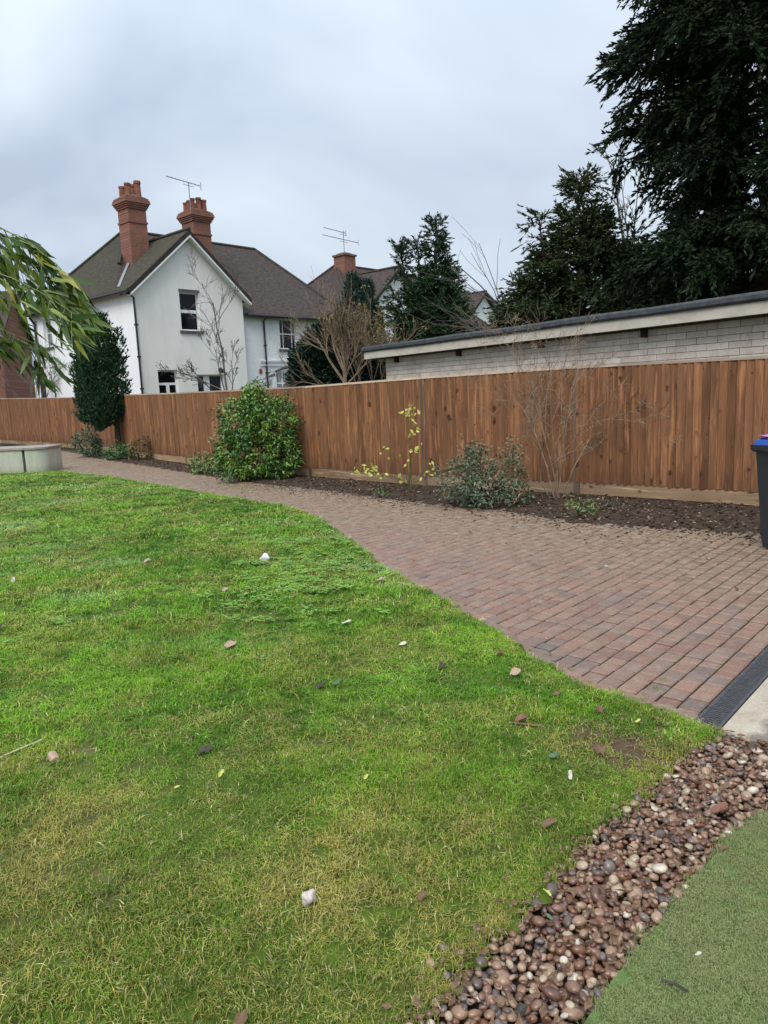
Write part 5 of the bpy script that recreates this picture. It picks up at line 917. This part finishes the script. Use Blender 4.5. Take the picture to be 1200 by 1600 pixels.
o = stone(-1.2, 7.15, (0.062, 0.05, 0.045), 'paper_white', 'crumpled white paper scrap on the middle of the lawn', 'paper_scrap', 'litter', 2, 0.06)
q = MB(); q.tube([(-1.575, 3.18, 0.045), (-1.555, 3.155, 0.043), (-1.53, 3.12, 0.045)], [0.022, 0.024, 0.019], 8); tag(q.build('bark_piece', 'leaf_pink'), 'pinkish piece of bark lying in the grass at the left', 'bark')
def twig(pts, r, m, label, group='dry twigs on the lawn'): tag(MB().tube(pts, r, 5).build('twig', m), label, 'twig', group)
twig([(-1.86, 3.12, 0.04), (-1.76, 3.22, 0.055), (-1.69, 3.33, 0.05)], 0.0045, 'straw', 'long pale dry stalk on the lawn, left of the bark piece'); twig([(-1.12, 2.50, 0.035), (-1.09, 2.475, 0.045), (-1.06, 2.455, 0.035)], 0.003, 'straw', 'short pale stick in the grass below the black sodden leaf'); twig([(0.53, 3.36, 0.03), (0.62, 3.31, 0.04), (0.72, 3.29, 0.03)], 0.006, 'leaf_brown', 'dark brown twig on the lawn near the paving corner')
# uncountable litter: leaf crumbs on the bed and among the pebbles, clods on the soil
def crumbs(name, P, lo, hi, m, label, cat):
    n = len(P); D = RNG.normal(0, 1, (n, 3))*np.array([1, 1, 0.25]); V = leaves(P, D, RNG.uniform(lo, hi, n), RNG.uniform(lo*0.4, hi*0.45, n), np.array([0, 0, 1.0])+RNG.normal(0, 0.5, (n, 3)), 0.0); return tag(quads(name, V, m), label, cat, None, 'stuff')
Q = RNG.uniform((-10, 6), (6, 25), (160000, 2)); Q = Q[inside(Q, BEDPOLY)]; Q = Q[RNG.random(len(Q)) < np.clip(0.9-Q[:, 1]*0.03, 0.15, 1)][:5200]; Z = h_bed(Q)+0.012
B3 = np.concatenate([Q, Z[:, None]], 1); crumbs('leaf_litter', B3[:900], 0.02, 0.055, 'leaf_pink', 'pale dead leaf scraps strewn over the soil bed', 'leaf litter'); crumbs('leaf_litter', B3[900:3600], 0.02, 0.07, 'leaf_brown', 'dark brown leaf mould over the soil bed', 'leaf litter'); 
cl = MB()
for p in B3[3600:]: s_ = RNG.uniform(0.008, 0.028); cl.add(IV[:, :]*np.array([s_, s_*0.8, s_*0.6])*(1+0.25*np.sin(IV[:, [1]]*4+p[0]*9))+p, IF)
tag(cl.build('soil_clods', 'soil'), 'crumbs and clods of dark soil on the bed', 'soil', None, 'stuff')
Q = RNG.uniform((-0.1, 1.4), (2.2, 3.2), (3600, 2)); Q = Q[inside(Q, POLYP)]; Q = np.concatenate([Q, np.array(PEB[:9])[RNG.integers(0, 9, 60)]+RNG.normal(0, 0.05, (60, 2))]); Q = Q[RNG.random(len(Q)) < 0.35+0.4*(np.sin(Q[:, 0]*9)*np.cos(Q[:, 1]*8) > 0)]
MQ = RNG.normal((1.02, 3.08), (0.16, 0.14), (130, 2)); MQ = MQ[inside(MQ, LAWN)]; crumbs('mud_crumbs', np.concatenate([MQ, np.full((len(MQ), 1), 0.028)], 1), 0.012, 0.035, 'leaf_brown', 'brown leaf scraps trodden into the muddy lawn corner', 'leaf litter')
crumbs('leaf_crumbs', np.concatenate([Q, RNG.uniform(0.004, 0.026, (len(Q), 1))], 1), 0.014, 0.055, 'leaf_brown', 'wet brown leaf fragments caught between the pebbles', 'leaf litter')
Q = RNG.uniform((-4, 3.5), (4.3, 14), (9000, 2)); Q = Q[inside(Q, PBP)]; Q = Q[RNG.random(len(Q)) < np.exp(-seg_dist(Q, BED)*1.6)*0.9+0.02]; SQ = RNG.uniform((-4, 4.5), (4.6, 14), (60000, 2)); SQ = SQ[inside(SQ, PBP)]; SQ = SQ[RNG.random(len(SQ)) < np.exp(-seg_dist(SQ, BED)*4.2)*0.75]; cs_ = MB(); OV, OF = ico(1)
for p in SQ[:5200]: k_ = RNG.uniform(0.003, 0.013); cs_.add(OV*np.array([k_*1.3, k_, k_*0.55])*(1+0.3*np.sin(OV[:, [0]]*3+p[0]*40))+np.array([p[0], p[1], 0.002]), OF)
tag(cs_.build('spilled_soil', 'soil'), 'loose soil spilled from the bed onto the paving', 'soil', None, 'stuff')
crumbs('path_crumbs', np.concatenate([Q, np.full((len(Q), 1), 0.008)], 1), 0.008, 0.03, 'leaf_brown', 'crumbs of soil and leaf scattered over the paving', 'leaf litter')
